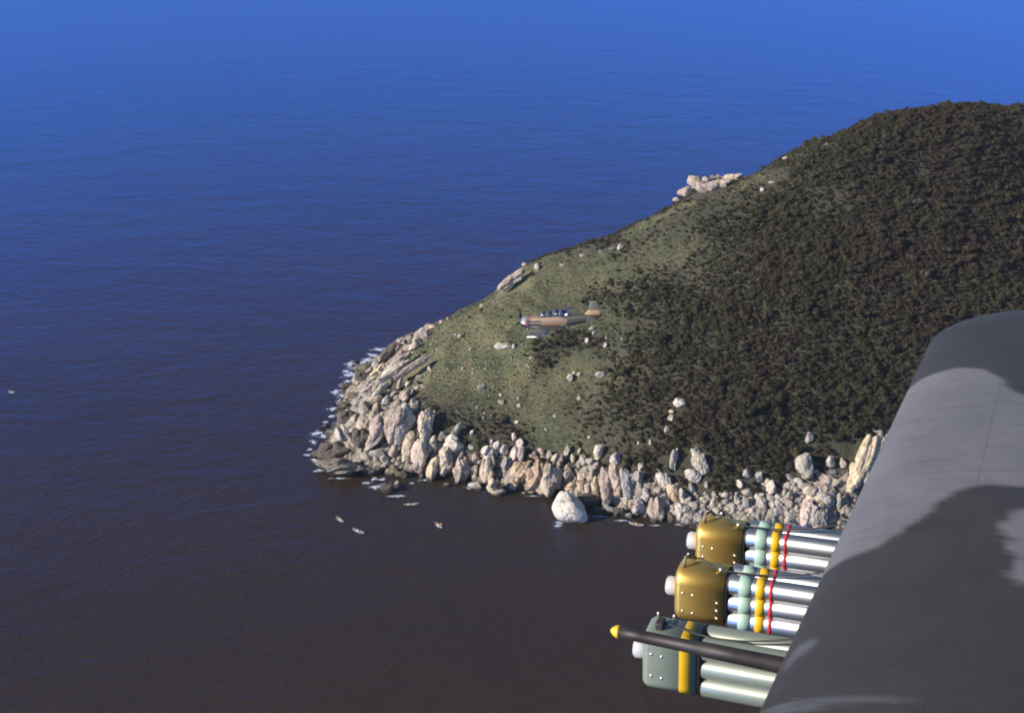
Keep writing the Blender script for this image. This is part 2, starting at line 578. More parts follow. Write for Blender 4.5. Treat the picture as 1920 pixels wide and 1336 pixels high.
TINT = {'p': (1.0, 1.0, 1.0), 'w': (1.16, 1.14, 1.13), 'o': (1.12, 0.92, 0.74), 'g': (0.72, 0.75, 0.80), 'd': (0.28, 0.25, 0.22), 'k': (1.08, 0.97, 0.92), 'y': (1.10, 1.0, 0.80)}
ROCKS = []
def place_rock(cx, cy, w, h, lean=0, tone='p', kind='b', name='boulder', parent=headland, sink=0.28, depth=None, mesh=None, zmin=None):
    b = hit(cx, min(cy + sink * h, cy + 30), BV)
    y = b.y + 0.4
    c = at_y(cx, cy, y)
    sc = (c - CAM).length / F * (1.14 if w * h > 200 else 1.04)
    W, H = w * sc, h * sc
    el = R(44) if kind == 's' else R(58)
    r = Vector((1, 0, 0))
    tv = Vector((0, math.cos(el), math.sin(el)))
    nn = r.cross(tv)
    a = R(lean)
    r2 = r * math.cos(a) - tv * math.sin(a)
    t2 = tv * math.cos(a) + r * math.sin(a)
    th = depth * sc if depth else (0.85 * min(W, H) if kind != 's' else 0.72 * min(W, H))
    if kind == 'd':
        th = max(W * 0.6, th)
    M3 = Matrix((r2, -nn, t2)).transposed()
    yaw = random.uniform(-22, 22)
    me = mesh or random.choice(SLAB if kind == 's' or (kind == 'd' and w > 28) else (BIG if w * h > 520 else (BOULD if w * h > 90 else SMALL)))
    o = bpy.data.objects.new(name, me)
    COL.objects.link(o)
    o.rotation_euler = (M3 @ Matrix.Rotation(R(yaw), 3, 'Z')).to_euler()
    o.location = c
    o.scale = (W * 0.53, th * 0.55, H * 0.53)
    tn = TINT[tone]
    j = random.uniform(0.72, 1.06)
    o.color = (tn[0] * j, tn[1] * j * random.uniform(0.97, 1.02), tn[2] * j * random.uniform(0.94, 1.03), 1)
    if parent is not None:
        o.parent = parent
    ROCKS.append(o)
    return o

RL = [
 # seaward tip
 (625,846,62,34,0,'d','d'),(605,850,40,22,0,'d','d'),(687,855,18,15,20,'p','b'),(710,851,30,16,0,'g','b'),(720,862,17,15,0,'p','b'),(719,875,15,11,0,'k','b'),(734,884,23,14,-15,'y','b'),  # grey tint of the wide low boulder stands for its shade
 (677,846,12,8,0,'p','b'),(730,915,32,18,0,'d','d'),(744,908,9,15,10,'w','b'),(733,907,8,10,20,'p','b'),(712,806,36,74,22,'k','s'),(738,800,38,80,15,'k','s'),(757,796,32,74,12,'p','s'),(738,848,16,28,10,'k','b'),
 (764,838,20,54,12,'y','s'),(681,796,20,20,10,'k','b'),(684,768,22,28,20,'w','b'),(652,782,42,26,0,'d','d'),(676,820,36,34,0,'d','d'),(611,798,14,10,0,'d','d'),(700,882,40,16,0,'d','d'),(755,890,26,14,0,'d','d'),  # dark rock below the pale pair fills in a patch of shadow
 (773,770,15,18,15,'w','b'),(798,798,28,58,10,'k','s'),(789,850,32,66,6,'k','s'),(806,838,16,40,12,'p','b'),(815,838,10,26,5,'p','b'),(828,818,16,18,42,'p','b'),(856,806,13,30,32,'w','b'),(852,835,38,34,18,'w','b'),(812,880,24,52,14,'y','s'),(834,868,28,62,15,'k','s'),
 (862,882,34,50,10,'k','s'),(885,812,8,14,20,'p','b'),(884,838,13,11,0,'p','b'),(913,882,25,52,6,'k','s'),(915,850,24,32,20,'w','b'),(931,840,14,28,14,'w','b'),(947,844,17,20,0,'p','b'),(887,886,14,36,8,'y','b'),
 (893,912,27,17,0,'p','b'),(892,858,15,17,0,'k','b'),(933,916,34,32,8,'y','b'),(949,873,18,38,12,'g','b'),(837,908,14,10,0,'y','b'),(791,893,9,9,0,'p','b'),(922,828,6,9,0,'p','b'),(964,818,8,14,0,'w','b'),(962,912,14,24,0,'o','b'),  # grey tint of the tall slanted boulder stands for its shade
 # orange outcrop and gully
 (975,831,14,16,30,'w','b'),(977,852,16,28,12,'k','b'),(964,851,14,28,18,'k','b'),(975,886,34,44,35,'o','s'),(1003,890,42,60,28,'o','s'),(1030,898,34,62,10,'k','s'),(1018,914,56,30,0,'o','s'),(1043,890,20,46,5,'y','s'),
 (1046,864,22,30,18,'k','b'),(1063,844,9,27,12,'p','b'),(1066,890,21,34,-8,'k','b'),(1067,916,25,22,0,'o','b'),(1075,858,10,17,0,'p','b'),(1085,870,10,15,15,'g','b'),(1093,862,12,20,0,'p','b'),(1080,881,10,13,0,'g','b'),(1086,846,7,12,20,'p','b'),
 (1090,892,16,14,-20,'k','b'),(1089,912,16,28,0,'o','b'),(1101,916,13,26,4,'k','b'),(1111,893,14,26,8,'k','b'),(1122,848,18,28,22,'w','b'),(1112,871,28,22,32,'p','b'),(1118,918,20,46,0,'y','s'),(1138,908,25,62,-2,'k','s'),
 (1156,904,22,68,-3,'k','s'),(1154,862,18,24,10,'p','b'),(1176,906,26,54,-8,'g','s'),(1104,938,46,28,0,'d','d'),(1144,950,30,28,32,'g','b'),(1128,956,34,14,0,'d','d'),  # grey-tinted slab stands for the shaded right side of the pillar
 (1000,858,22,12,15,'o','b'),(1015,846,16,12,30,'k','b'),(1030,852,10,16,5,'k','b'),(994,866,12,10,0,'o','b'),
 # pillars
 (1200,873,11,17,18,'w','b'),(1196,896,20,32,0,'p','b'),(1200,918,13,17,10,'w','b'),(1174,938,10,25,10,'k','b'),(1212,930,21,27,10,'p','b'),(1199,951,25,31,0,'p','b'),(1234,920,16,14,0,'w','b'),(1231,956,28,50,6,'k','s'),
 (1249,942,17,30,0,'g','b'),(1180,967,15,12,0,'g','b'),(1155,958,14,20,15,'d','b'),(1168,960,11,17,0,'d','b'),(1248,903,24,36,-20,'p','b'),(1236,886,9,18,-20,'p','b'),(1263,860,14,38,10,'p','s'),(1268,928,28,38,-8,'y','b'),
 (1287,932,22,32,-5,'p','b'),(1275,958,33,36,0,'p','s'),(1303,848,20,25,8,'p','b'),(1314,870,26,38,-15,'p','s'),(1302,894,29,26,0,'p','b'),(1325,910,10,15,-15,'p','b'),(1297,916,12,22,-10,'g','b'),(1284,978,18,17,0,'g','b'),(1297,984,13,13,0,'d','b'),
 (1218,960,14,18,0,'g','b'),(1258,970,12,20,0,'d','b'),(1310,972,20,18,20,'p','b'),
 # cove rubble, larger stones
 (1557,867,18,21,0,'p','b'),(1581,867,12,17,0,'k','b'),(1560,886,25,14,0,'g','b'),(1548,908,44,38,10,'k','s'),(1524,926,30,32,0,'k','s'),(1551,934,36,32,0,'p','s'),(1515,960,27,46,12,'k','s'),(1534,974,36,46,8,'p','s'),(1541,947,26,24,-30,'o','b'),
 (1574,938,10,28,8,'p','b'),(1625,862,34,100,26,'y','s'),(1605,890,26,60,20,'y','s'),(1486,970,28,23,0,'p','b'),(1460,960,25,18,-25,'p','b'),(1440,970,24,8,-65,'p','b'),(1445,948,12,21,0,'w','b'),(1476,944,30,15,35,'k','b'),(1457,946,8,17,5,'p','b'),
 (1493,953,7,15,10,'k','b'),(1428,944,18,27,10,'p','b'),(1457,931,12,12,0,'w','b'),(1446,913,16,23,18,'w','b'),(1481,930,14,15,0,'p','b'),(1495,937,19,10,-10,'g','b'),(1497,906,21,17,15,'w','b'),(1485,912,17,12,25,'p','b'),(1511,911,18,17,-15,'g','b'),
 (1400,925,17,16,30,'p','b'),(1402,945,18,21,0,'g','b'),(1388,961,15,13,0,'p','b'),(1369,946,11,13,0,'p','b'),(1380,936,10,15,-15,'p','b'),(1387,907,12,15,-10,'w','b'),(1400,888,14,17,12,'p','b'),(1424,893,14,19,20,'g','b'),(1531,884,10,10,0,'p','b'),
 (1480,893,17,13,20,'g','b'),(1517,820,14,18,0,'g','b'),(1411,958,12,14,0,'k','b'),(1419,931,9,14,5,'w','b'),(1438,962,14,9,10,'p','b'),(1350,965,16,12,0,'p','b'),(1337,945,12,16,10,'p','b'),(1355,942,11,11,0,'g','b'),(1340,960,10,10,0,'w','b'),(1322,958,12,12,0,'p','b'),(1365,972,13,10,0,'g','b'),(1325,975,12,11,0,'p','b'),(1347,980,14,10,0,'g','b'),
 # stones on the open slope
 (943,648,27,13,0,'w','b'),(963,648,7,10,10,'w','b'),(959,670,6,8,0,'w','b'),(996,671,7,5,0,'w','b'),(989,685,7,5,0,'w','b'),(1070,708,13,15,10,'w','b'),(1086,703,9,10,0,'p','b'),(1124,703,17,12,-20,'p','b'),(1087,745,9,11,10,'p','b'),(902,725,14,12,0,'p','b'),
 (972,747,5,7,0,'p','b'),(973,761,8,9,0,'w','b'),(970,791,11,7,0,'p','b'),(963,817,7,12,0,'w','b'),(1274,754,20,16,0,'w','b'),(1259,784,13,13,15,'w','b'),(1259,772,10,9,0,'y','b'),(1250,804,10,12,0,'p','b'),(1219,828,5,11,0,'p','b'),(941,754,13,10,0,'y','b'),
 (1197,830,5,6,0,'p','b'),(1105,819,9,5,0,'p','b'),(1110,616,13,8,-10,'p','b'),(1116,624,11,8,0,'w','b'),(1101,638,8,10,-10,'w','b'),(1135,646,7,13,0,'w','b'),(1137,633,6,7,0,'w','b'),(1166,635,5,5,0,'p','b'),(863,630,12,9,0,'p','b'),(907,722,7,9,0,'p','b'),
 (1077,698,7,6,0,'w','b'),(882,655,5,5,0,'p','b'),(855,628,6,6,0,'p','b'),(820,655,7,5,0,'p','b'),(868,690,5,7,0,'p','b'),(895,763,9,7,0,'p','b'),(912,690,5,5,0,'p','b'),(887,700,6,5,0,'p','b'),(940,740,7,7,0,'p','b'),(1040,780,7,5,0,'p','b'),(1025,805,8,6,20,'p','b'),
 # ridge
 (1163,463,13,11,0,'p','b'),(1149,467,17,8,0,'g','b'),(1130,472,17,8,0,'g','b'),(1095,480,17,8,0,'p','b'),(1053,497,12,6,0,'y','b'),(1009,500,14,14,0,'p','b'),(961,524,20,56,50,'k','s'),(983,497,9,9,0,'o','b'),(904,573,9,7,0,'p','b'),(927,566,9,6,0,'k','b'),
 (1284,362,27,24,10,'k','s'),(1308,346,34,30,10,'k','s'),(1320,352,36,26,0,'k','s'),(1337,333,12,11,0,'k','b'),(1348,332,14,13,0,'k','b'),(1372,334,26,16,0,'k','s'),(1360,334,12,11,0,'p','b'),(1335,350,34,22,10,'k','s'),(1352,344,32,18,0,'k','s'),(1323,338,14,13,0,'k','b'),
 (1268,376,14,10,45,'k','b'),(1385,328,12,9,0,'p','b'),(1430,355,9,10,0,'w','b'),(1447,342,11,5,0,'p','b'),(1473,297,11,6,0,'w','b'),(1550,272,15,7,0,'g','b'),
 # seaward flank: long ribs of bare rock
 (793,629,17,26,-5,'w','b'),(777,648,16,24,45,'k','b'),(759,642,10,14,0,'k','b'),(750,674,20,62,54,'k','s'),(737,695,22,64,52,'w','s'),(770,689,13,70,57,'k','s'),(714,731,16,38,45,'w','s'),(710,693,24,36,50,'y','s'),(692,728,24,32,60,'p','s'),(705,768,13,28,15,'y','b'),
 (725,750,12,19,30,'w','b'),(759,740,18,32,35,'k','s'),(749,722,8,28,15,'k','b'),(762,719,13,13,0,'p','b'),(701,749,14,28,65,'y','s'),(755,759,17,12,0,'k','b'),(729,767,25,13,0,'g','b'),(725,664,18,42,55,'d','d'),(683,692,40,22,0,'d','d'),(680,706,34,18,0,'d','d'),
 (653,725,30,13,0,'d','d'),(650,758,34,18,0,'d','d'),(671,719,10,11,0,'y','b'),(705,684,14,19,0,'g','b'),(744,648,25,11,0,'d','d'),(636,768,20,9,0,'d','d'),(668,678,10,6,0,'d','d'),(664,742,26,14,0,'d','d'),(670,755,20,14,0,'g','b'),(700,708,20,14,20,'g','b'),(690,746,18,12,10,'p','b'),
 (725,714,18,26,45,'k','s'),(810,612,14,9,0,'k','b'),(828,603,10,8,0,'k','b'),(840,597,9,6,0,'k','b'),(782,635,14,12,0,'p','b'),(786,706,14,10,0,'p','b'),(780,726,12,10,0,'p','b'),(792,724,12,8,0,'y','b'),(805,690,16,8,60,'k','b'),
]
for a in RL:
    place_rock(*a)

# fractured bedrock between the boulders: blocks split along joints, each set at its own height and tilt
def worley(u, v, seed):
    g = np.random.default_rng(seed)
    T = g.random((64, 64, 5))
    iu, iv = np.floor(u).astype(int), np.floor(v).astype(int)
    f1 = np.full(u.shape, 9.0)
    f2 = np.full(u.shape, 9.0)
    best = np.zeros(u.shape + (5,))
    du_, dv_ = np.zeros(u.shape), np.zeros(u.shape)
    for a in (-1, 0, 1):
        for b in (-1, 0, 1):
            c = T[(iu + a) % 64, (iv + b) % 64]
            du = u - (iu + a + 0.15 + 0.7 * c[..., 0])
            dv = v - (iv + b + 0.15 + 0.7 * c[..., 1])
            d = np.hypot(du, dv)
            nw = d < f1
            f2 = np.where(nw, f1, np.minimum(f2, d))
            f1 = np.where(nw, d, f1)
            best = np.where(nw[..., None], c, best)
            du_, dv_ = np.where(nw, du, du_), np.where(nw, dv, dv_)
    return f2 - f1, best, du_, dv_
def bedrock():
    st = 0.55
    bx, by = np.arange(-150, 215, st), np.arange(415, 650, st)
    X, Y = np.meshgrid(bx, by)
    Q = np.c_[X.ravel(), Y.ravel()]
    hb = base_h(Q)
    near = (hb > -3.5) & (hb < 42) & (zone(Q, 'rocky', 6, 4) > 0.35)
    idx = -np.ones(len(Q), int)
    sel = np.where(near)[0]
    idx[sel] = np.arange(len(sel))
    q = Q[sel]
    wob = 1.2 * np.c_[fbm(np.c_[q / 6.0, np.zeros(len(q))], 2), fbm(np.c_[q / 6.0, np.full(len(q), 8.0)], 2)]
    qq = q + wob
    u = qq @ np.array([0.92, -0.38])
    v = qq @ np.array([0.38, 0.92])
    z = terr_h(q)
    e1, c1_, a1, b1 = worley(u / 5.2, v / 8.5, 1)
    e2, c2_, a2, b2 = worley(u / 2.1, v / 3.0, 2)
    edge = np.clip(zone(q, 'rocky', 6, 4) * 2 - 0.7, 0, 1)
    amp = np.clip((base_h(q) + 4.5) / 5.0, 0.15, 1) * edge
    d = -0.6 + 3.4 * c1_[:, 2] ** 1.5 + (c1_[:, 3] - 0.5) * 2.6 * a1 + (c1_[:, 4] - 0.35) * 2.4 * b1
    d -= 1.9 * np.exp(-(e1 / 0.085) ** 2)
    d += 0.85 * (c2_[:, 2] - 0.4) + (c2_[:, 3] - 0.5) * 0.8 * a2 - 0.55 * np.exp(-(e2 / 0.10) ** 2)
    d += 0.22 * fbm(np.c_[q / 1.3, z / 1.3], 3)
    z = z + d * amp + 0.25 * edge - 1.0 * (1 - edge)
    # horizontal jitter keeps block faces from following the grid
    q2 = q + 0.16 * np.random.default_rng(3).normal(size=q.shape)
    n, m = X.shape
    i = (np.arange(n - 1)[:, None] * m + np.arange(m - 1)[None, :]).ravel()
    quads = np.stack([idx[i], idx[i + 1], idx[i + m + 1], idx[i + m]], -1)
    quads = quads[(quads >= 0).all(1)]
    me = bpy.data.meshes.new('bedrock')
    V3 = np.c_[q2, z]
    me.vertices.add(len(V3))
    me.vertices.foreach_set('co', V3.astype(np.float32).ravel())
    me.loops.add(quads.size)
    me.polygons.add(len(quads))
    me.loops.foreach_set('vertex_index', quads.ravel().astype(np.int32))
    me.polygons.foreach_set('loop_start', np.arange(0, quads.size, 4, dtype=np.int32))
    me.update(calc_edges=True)
    me.validate()
    me.materials.append(GRANITE)
    o = link('bedrock', me, None, headland)
    o.color = (0.66, 0.635, 0.60, 1)
    return tag(o, kind='stuff')
bedrock()

# stones that stand out by themselves
o = place_rock(640, 877, 84, 32, 0, 'd', 'd', 'boulder', None, mesh=SLAB[1])
o.color = (0.42, 0.40, 0.36, 1)
tag(o, 'long flat dark wet rock lying in the sea at the tip of the headland', 'rock')
o = place_rock(646, 816, 27, 46, -28, 'w', 'b', 'boulder', None)
tag(o, 'white topped boulder leaning left above the dark rocks at the headland tip', 'rock')
o = place_rock(1510, 873, 32, 43, 4, 'w', 'b', 'boulder', None, mesh=BOULD[3])
tag(o, 'big pale egg-shaped boulder at the forest edge above the cove rubble', 'rock')
def white_boulder():
    g = np.random.default_rng(5)
    D, f = ICO5
    n = np.array([(-0.55, -0.62, 0.56), (0.50, -0.45, 0.74), (0.85, -0.30, 0.42), (-0.90, 0.1, 0.43), (0.1, 0.8, 0.55), (0.2, -0.95, 0.1), (-0.4, -0.85, -0.2), (0.0, -0.5, -0.86), (0.95, 0.2, -0.2), (-0.95, -0.2, -0.2), (-0.15, -0.2, 0.97)])
    n /= np.linalg.norm(n, axis=1)[:, None]
    d = np.array([0.62, 0.62, 0.78, 0.80, 0.8, 0.85, 0.85, 0.8, 0.95, 0.95, 0.86])
    dots = D @ n.T
    q = np.where(dots > 0.05, d[None] / np.maximum(dots, 0.05), 9.0)
    k = 16.0
    r = -np.log(np.exp(-k * q).sum(1) + math.exp(-k * 1.1)) / k
    p = D * r[:, None]
    p[:, 0] += -0.25 * p[:, 2]
    p = p + D * (0.035 * fbm(p * 2.6 + 3, 4))[:, None]
    p = p / np.abs(p).max(0)[None]
    me = mesh_np('boulder', p, f)
    me.materials.append(GRANITE)
    return me
o = place_rock(1069, 953, 60, 55, 14, 'w', 'b', 'boulder', None, sink=0.30, depth=52, mesh=white_boulder())
o.color = (1.30, 1.29, 1.30, 1)
tag(o, 'huge smooth white boulder standing in the water off the shore', 'rock')

# fallen stones too many to pick apart, one bed of rubble
def rubble(name, n, area, smin, smax, seed, cond):
    g = np.random.default_rng(seed)
    base = [rock_mesh(900 + seed * 10 + k, 2, planes=8, lo=0.55, rough=0.05) for k in range(5)]
    bv = [np.array([v.co[:] for v in b.vertices]) for b in base]
    bf = [np.array([p.vertices[:] for p in b.polygons]) for b in base]
    VV, FF, off = [], [], 0
    x0, x1, y0, y1 = area
    while len(VV) < n:
        px, py = g.uniform(x0, x1), g.uniform(y0, y1)
        if not cond(px, py, g):
            continue
        h = hit(px, py, BV)
        if h.z < 0.05:
            continue
        k = g.integers(5)
        s = smin + (smax - smin) * g.random() ** 2.8
        A = np.array(Matrix.Rotation(g.uniform(0, 6.28), 3, 'Z') @ Matrix.Rotation(g.uniform(-0.6, 0.6), 3, 'X'))
        v = (bv[k] * np.array([1, g.uniform(0.6, 0.9), g.uniform(0.55, 0.95)]) * s) @ A.T + np.array(h) + (0, 0, s * 0.25)
        VV.append(v)
        FF.append(bf[k] + off)
        off += len(v)
    me = mesh_np(name, np.concatenate(VV), np.concatenate(FF))
    me.materials.append(GRANITE)
    return me
def shore_y(px):
    return np.interp(px, [s[0] for s in SHORE], [s[1] for s in SHORE])
def c1(px, py, g):
    return 925 < py < 992 if px < 1430 else 905 < py < 990
me = rubble('shore_rubble', 420, (1300, 1500, 900, 992), 0.35, 2.6, 1, c1)
o = link('shore_rubble', me, None, headland)
tag(o, kind='stuff')
def c2(px, py, g):
    s = shore_y(px)
    return s - 75 + 30 * g.random() < py < s + 2 and px < 1300
me = rubble('shore_rubble', 620, (650, 1300, 640, 985), 0.45, 2.0, 2, c2)
o = link('shore_rubble', me, None, headland)
tag(o, kind='stuff')
def c3(px, py, g):
    return True
me = rubble('hillside_stones', 260, (790, 1000, 610, 790), 0.22, 0.8, 3, c3)
o = link('hillside_stones', me, None, headland)
tag(o, kind='stuff')
for o in bpy.data.objects:
    if o.name.startswith(('shore_rubble', 'hillside_stones')):
        o.color = (0.55, 0.53, 0.51, 1) if o.name == 'shore_rubble.001' else (0.76, 0.74, 0.71, 1)  # second shore bed tinted down to stand for shade between boulders

# ------------------------------------------------------------------ vegetation
def leaf_material(name, stops, stops2, wscale=0.035, under=(0.085, 0.080, 0.038), light=None):
    t = NT(name)
    pos = t.n('NewGeometry').outputs['Position']
    rnd = t.n('ObjectInfo').outputs['Random']
    n1 = t.noise(pos, wscale, 4, 0.6)
    a = t.ramp(rnd, stops)
    b = t.ramp(rnd, stops2)
    col = t.mix(t.mapr(n1, 0.38, 0.62), a, b)
    n2 = t.noise(pos, 1.3, 3, 0.6)
    col = t.mix(t.mapr(n2, 0.4, 0.75, 0, 0.5), col, under)
    if light is not None:
        # lighter olive tone for the low scrub near the grass, set per plant
        at = t.n('Attribute', attribute_type='INSTANCER', attribute_name='tone').outputs['Fac']
        col = t.mix(at, col, t.ramp(rnd, light))
    m = t.set(Base_Color=col, Roughness=0.75)
    t.p.inputs['Specular IOR Level'].default_value = 0.25
    tr = t.n('BsdfTranslucent', ins={'Color': col}).outputs[0]
    mx = t.n('MixShader', ins={0: 0.48, 1: t.p.outputs[0], 2: tr}).outputs[0]
    t.l(mx, t.t.nodes['Material Output'].inputs['Surface'])
    return m
FOREST = leaf_material('forest_leaves',
    [(0.0, (0.047, 0.054, 0.023)), (0.35, (0.066, 0.069, 0.030)), (0.7, (0.077, 0.066, 0.034)), (0.95, (0.102, 0.094, 0.042)), (1.0, (0.145, 0.115, 0.072))],
    [(0.0, (0.060, 0.040, 0.026)), (0.4, (0.083, 0.054, 0.035)), (0.75, (0.068, 0.055, 0.032)), (0.95, (0.115, 0.077, 0.045)), (1.0, (0.150, 0.106, 0.070))], 0.022, under=(0.088, 0.077, 0.039),
    light=[(0.0, (0.072, 0.082, 0.040)), (0.5, (0.105, 0.104, 0.054)), (1.0, (0.150, 0.125, 0.068))])
BUSH = leaf_material('bush_leaves',
    [(0.0, (0.040, 0.050, 0.026)), (0.5, (0.062, 0.067, 0.036)), (1.0, (0.095, 0.085, 0.046))],
    [(0.0, (0.052, 0.042, 0.030)), (0.5, (0.072, 0.060, 0.038)), (1.0, (0.115, 0.092, 0.054))])
GRASSM = leaf_material('grass_blades',
    [(0.0, (0.092, 0.108, 0.048)), (0.5, (0.144, 0.150, 0.070)), (1.0, (0.205, 0.182, 0.092))],
    [(0.0, (0.130, 0.135, 0.078)), (0.5, (0.205, 0.180, 0.108)), (1.0, (0.29, 0.235, 0.15))], 0.06, under=(0.12, 0.115, 0.06))
BARK = plain('bark', (0.09, 0.075, 0.06), 0.9)

def crown_mesh(seed, cards, size, mat, blobs=7, flat=0.8, core=True):
    g = np.random.default_rng(seed)
    bc = g.normal(size=(blobs, 3)) * np.array([0.42, 0.42, 0.26])
    bc[0] = 0
    br = g.uniform(0.38, 0.62, blobs)
    VV, FF, n = [], [], 0
    for k in range(cards):
        b = g.integers(blobs)
        d = g.normal(size=3)
        d[2] = abs(d[2]) * 1.0 - 0.25
        d /= np.linalg.norm(d)
        p = bc[b] + d * br[b] * g.uniform(0.8, 1.08)
        p[2] = p[2] * flat + 0.55
        nn = d + g.normal(size=3) * 0.45
        nn /= np.linalg.norm(nn)
        e = np.cross(nn, g.normal(size=3))
        e /= np.linalg.norm(e)
        f = np.cross(nn, e)
        s = size * g.uniform(0.6, 1.3)
        q = [p - e * s, p - f * s * 0.55 + nn * s * 0.15, p + e * s, p + f * s * 0.6 + nn * s * 0.15]
        VV += q
        FF.append((n, n + 1, n + 2, n + 3))
        n += 4
    if core:
        v, f = ICO2
        for b in range(min(blobs, 5)):
            w = v * br[b] * 0.80 + bc[b]
            w[:, 2] = w[:, 2] * flat + 0.5
            VV += list(w)
            FF += [tuple(i + n for i in q) for q in f]
            n += len(v)
    me = mesh_np('crown', VV, FF, smooth=False)
    me.materials.append(mat)
    return me

def scatter(name, xy, meshes, scale, parent=None, zoff=0.0, tone=None):
    """one object: points on the ground, geometry nodes set a plant on each"""
    xy = np.asarray(xy)
    z = terr_h(xy) + zoff
    me = bpy.data.meshes.new(name)
    me.vertices.add(len(xy))
    me.vertices.foreach_set('co', np.c_[xy, z].astype(np.float32).ravel())
    g = np.random.default_rng(len(xy))
    a = me.attributes.new('idx', 'INT', 'POINT')
    a.data.foreach_set('value', g.integers(0, len(meshes), len(xy)).astype(np.int32))
    a = me.attributes.new('rot', 'FLOAT_VECTOR', 'POINT')
    rot = np.c_[g.uniform(-0.2, 0.2, len(xy)), g.uniform(-0.2, 0.2, len(xy)), g.uniform(0, 6.28, len(xy))]
    a.data.foreach_set('vector', rot.astype(np.float32).ravel())
    a = me.attributes.new('scl', 'FLOAT_VECTOR', 'POINT')
    s3 = scale[:, None] * np.c_[g.uniform(0.85, 1.15, len(xy)), g.uniform(0.85, 1.15, len(xy)), g.uniform(0.75, 1.2, len(xy))]
    a.data.foreach_set('vector', s3.astype(np.float32).ravel())
    if tone is not None:
        a = me.attributes.new('tone', 'FLOAT', 'POINT')
        a.data.foreach_set('value', tone.astype(np.float32))
    me.update()
    coll = bpy.data.collections.new(name + '_kinds')
    for k, m in enumerate(meshes):
        coll.objects.link(bpy.data.objects.new('%s_kind_%02d' % (name, k), m))
    o = link(name, me, None, parent)
    ng = bpy.data.node_groups.new(name, 'GeometryNodeTree')
    ng.interface.new_socket('Geometry', in_out='INPUT', socket_type='NodeSocketGeometry')
    ng.interface.new_socket('Geometry', in_out='OUTPUT', socket_type='NodeSocketGeometry')
    N = ng.nodes
    gi, go = N.new('NodeGroupInput'), N.new('NodeGroupOutput')
    ci = N.new('GeometryNodeCollectionInfo')
    ci.inputs['Collection'].default_value = coll
    ci.inputs['Separate Children'].default_value = True
    ci.inputs['Reset Children'].default_value = True
    ip = N.new('GeometryNodeInstanceOnPoints')
    ip.inputs['Pick Instance'].default_value = True
    def named(nm, typ):
        nd = N.new('GeometryNodeInputNamedAttribute')
        nd.data_type = typ
        nd.inputs['Name'].default_value = nm
        return nd.outputs['Attribute']
    er = N.new('FunctionNodeEulerToRotation')
    L = ng.links.new
    L(gi.outputs[0], ip.inputs['Points'])
    L(ci.outputs[0], ip.inputs['Instance'])
    L(named('idx', 'INT'), ip.inputs['Instance Index'])
    L(named('rot', 'FLOAT_VECTOR'), er.inputs[0])
    L(er.outputs[0], ip.inputs['Rotation'])
    L(named('scl', 'FLOAT_VECTOR'), ip.inputs['Scale'])
    L(ip.outputs[0], go.inputs[0])
    md = o.modifiers.new('plants', 'NODES')
    md.node_group = ng
    return o

def jitter_grid(x0, x1, y0, y1, step, seed):
    g = np.random.default_rng(seed)
    X, Y = np.meshgrid(np.arange(x0, x1, step), np.arange(y0, y1, step))
    P = np.c_[X.ravel(), Y.ravel()]
    return P + g.uniform(-0.55, 0.55, P.shape) * step, g

def zones(P):
    z = terr_h(P)
    rk_ = zone(P, 'rocky', 6, 4) * (base_h(P) < 40)
    gs_ = np.maximum(np.maximum(zone(P, 'grass', 5, 6), zone(P, 'strip', 4, 3)), bare_top(P, z))
    sc_ = np.maximum(zone(P, 'scrub', 6, 6), zone(P, 'scrub2', 6, 6))
    return z, rk_, gs_, sc_

CROWNS = [crown_mesh(20 + k, 230, 0.17, FOREST, 8) for k in range(7)]
P, g = jitter_grid(-110, 400, 425, 740, 1.95, 3)
z, rk_, gs_, sc_ = zones(P)
dg = np.maximum(poly_sdf(P, WP['grass']), poly_sdf(P, WP['strip'])) + 8.0 * fbm(np.c_[P / 16.0, np.full(len(P), 2.2)], 3)   # > 0 inside the grass
edge = np.clip((dg + 46.0) / 56.0, 0, 1)              # 0 deep in the wood, 1 well inside the grass
inscrub = sc_ > 0.4
keep = (z > 2.5) & (rk_ < 0.6) & (bare_top(P, z) < 0.5) & (P[:, 1] < 735)
keep &= inscrub | (g.random(len(P)) > np.clip((edge - 0.40) / 0.55, 0, 1) ** 1.3)
keep &= inscrub | (dg < 9.0)
# leave out what lies far behind the crest and off the frame
px_ = CX + F * P[:, 0] / (P[:, 1] * CP - (z - 290) * SP + 1e-6)
keep &= (px_ < 2150)
P, sc2, edge, edge0 = P[keep], sc_[keep], edge[keep], dg[keep]
big = fbm(np.c_[P / 30.0, np.zeros(len(P))], 3)
scl = (1.50 + 0.45 * big) * np.exp(g.normal(size=len(P)) * 0.38) * np.where(sc2 > 0.5, 0.55, 1.0 - 0.62 * edge)
scl = np.clip(scl, 0.45, 3.6)
tone = np.clip(np.clip((edge0 + 62.0) / 72.0, 0, 1) * 1.25 - 0.22 + 0.22 * g.normal(size=len(P)) + 0.25 * fbm(np.c_[P / 11.0, np.ones(len(P))], 3), 0, 1) * np.where(sc2 > 0.5, 0.45, 1.0)
# no crown stands on the stones that show through the canopy
RC = np.array([(o.location.x, o.location.y, max(o.scale[0], o.scale[2])) for o in ROCKS])
def clear_of_rocks(P, r, pad=0.6, front=1.0):
    ok = np.ones(len(P), bool)
    for x, y, s in RC:
        dx, dy = P[:, 0] - x, P[:, 1] - y
        ok &= ~((np.abs(dx) < s * 0.9 + r * pad * 0.6) & (dy > -(s * 0.8 + r * 1.3) * front) & (dy < s * 0.8))
    return ok
ok = clear_of_rocks(P, scl)
forest = scatter('forest', P[ok], CROWNS, scl[ok], zoff=-0.3, tone=tone[ok])
tag(forest, 'dark brown-green forest canopy covering the slope of the headland', 'forest', kind='stuff')

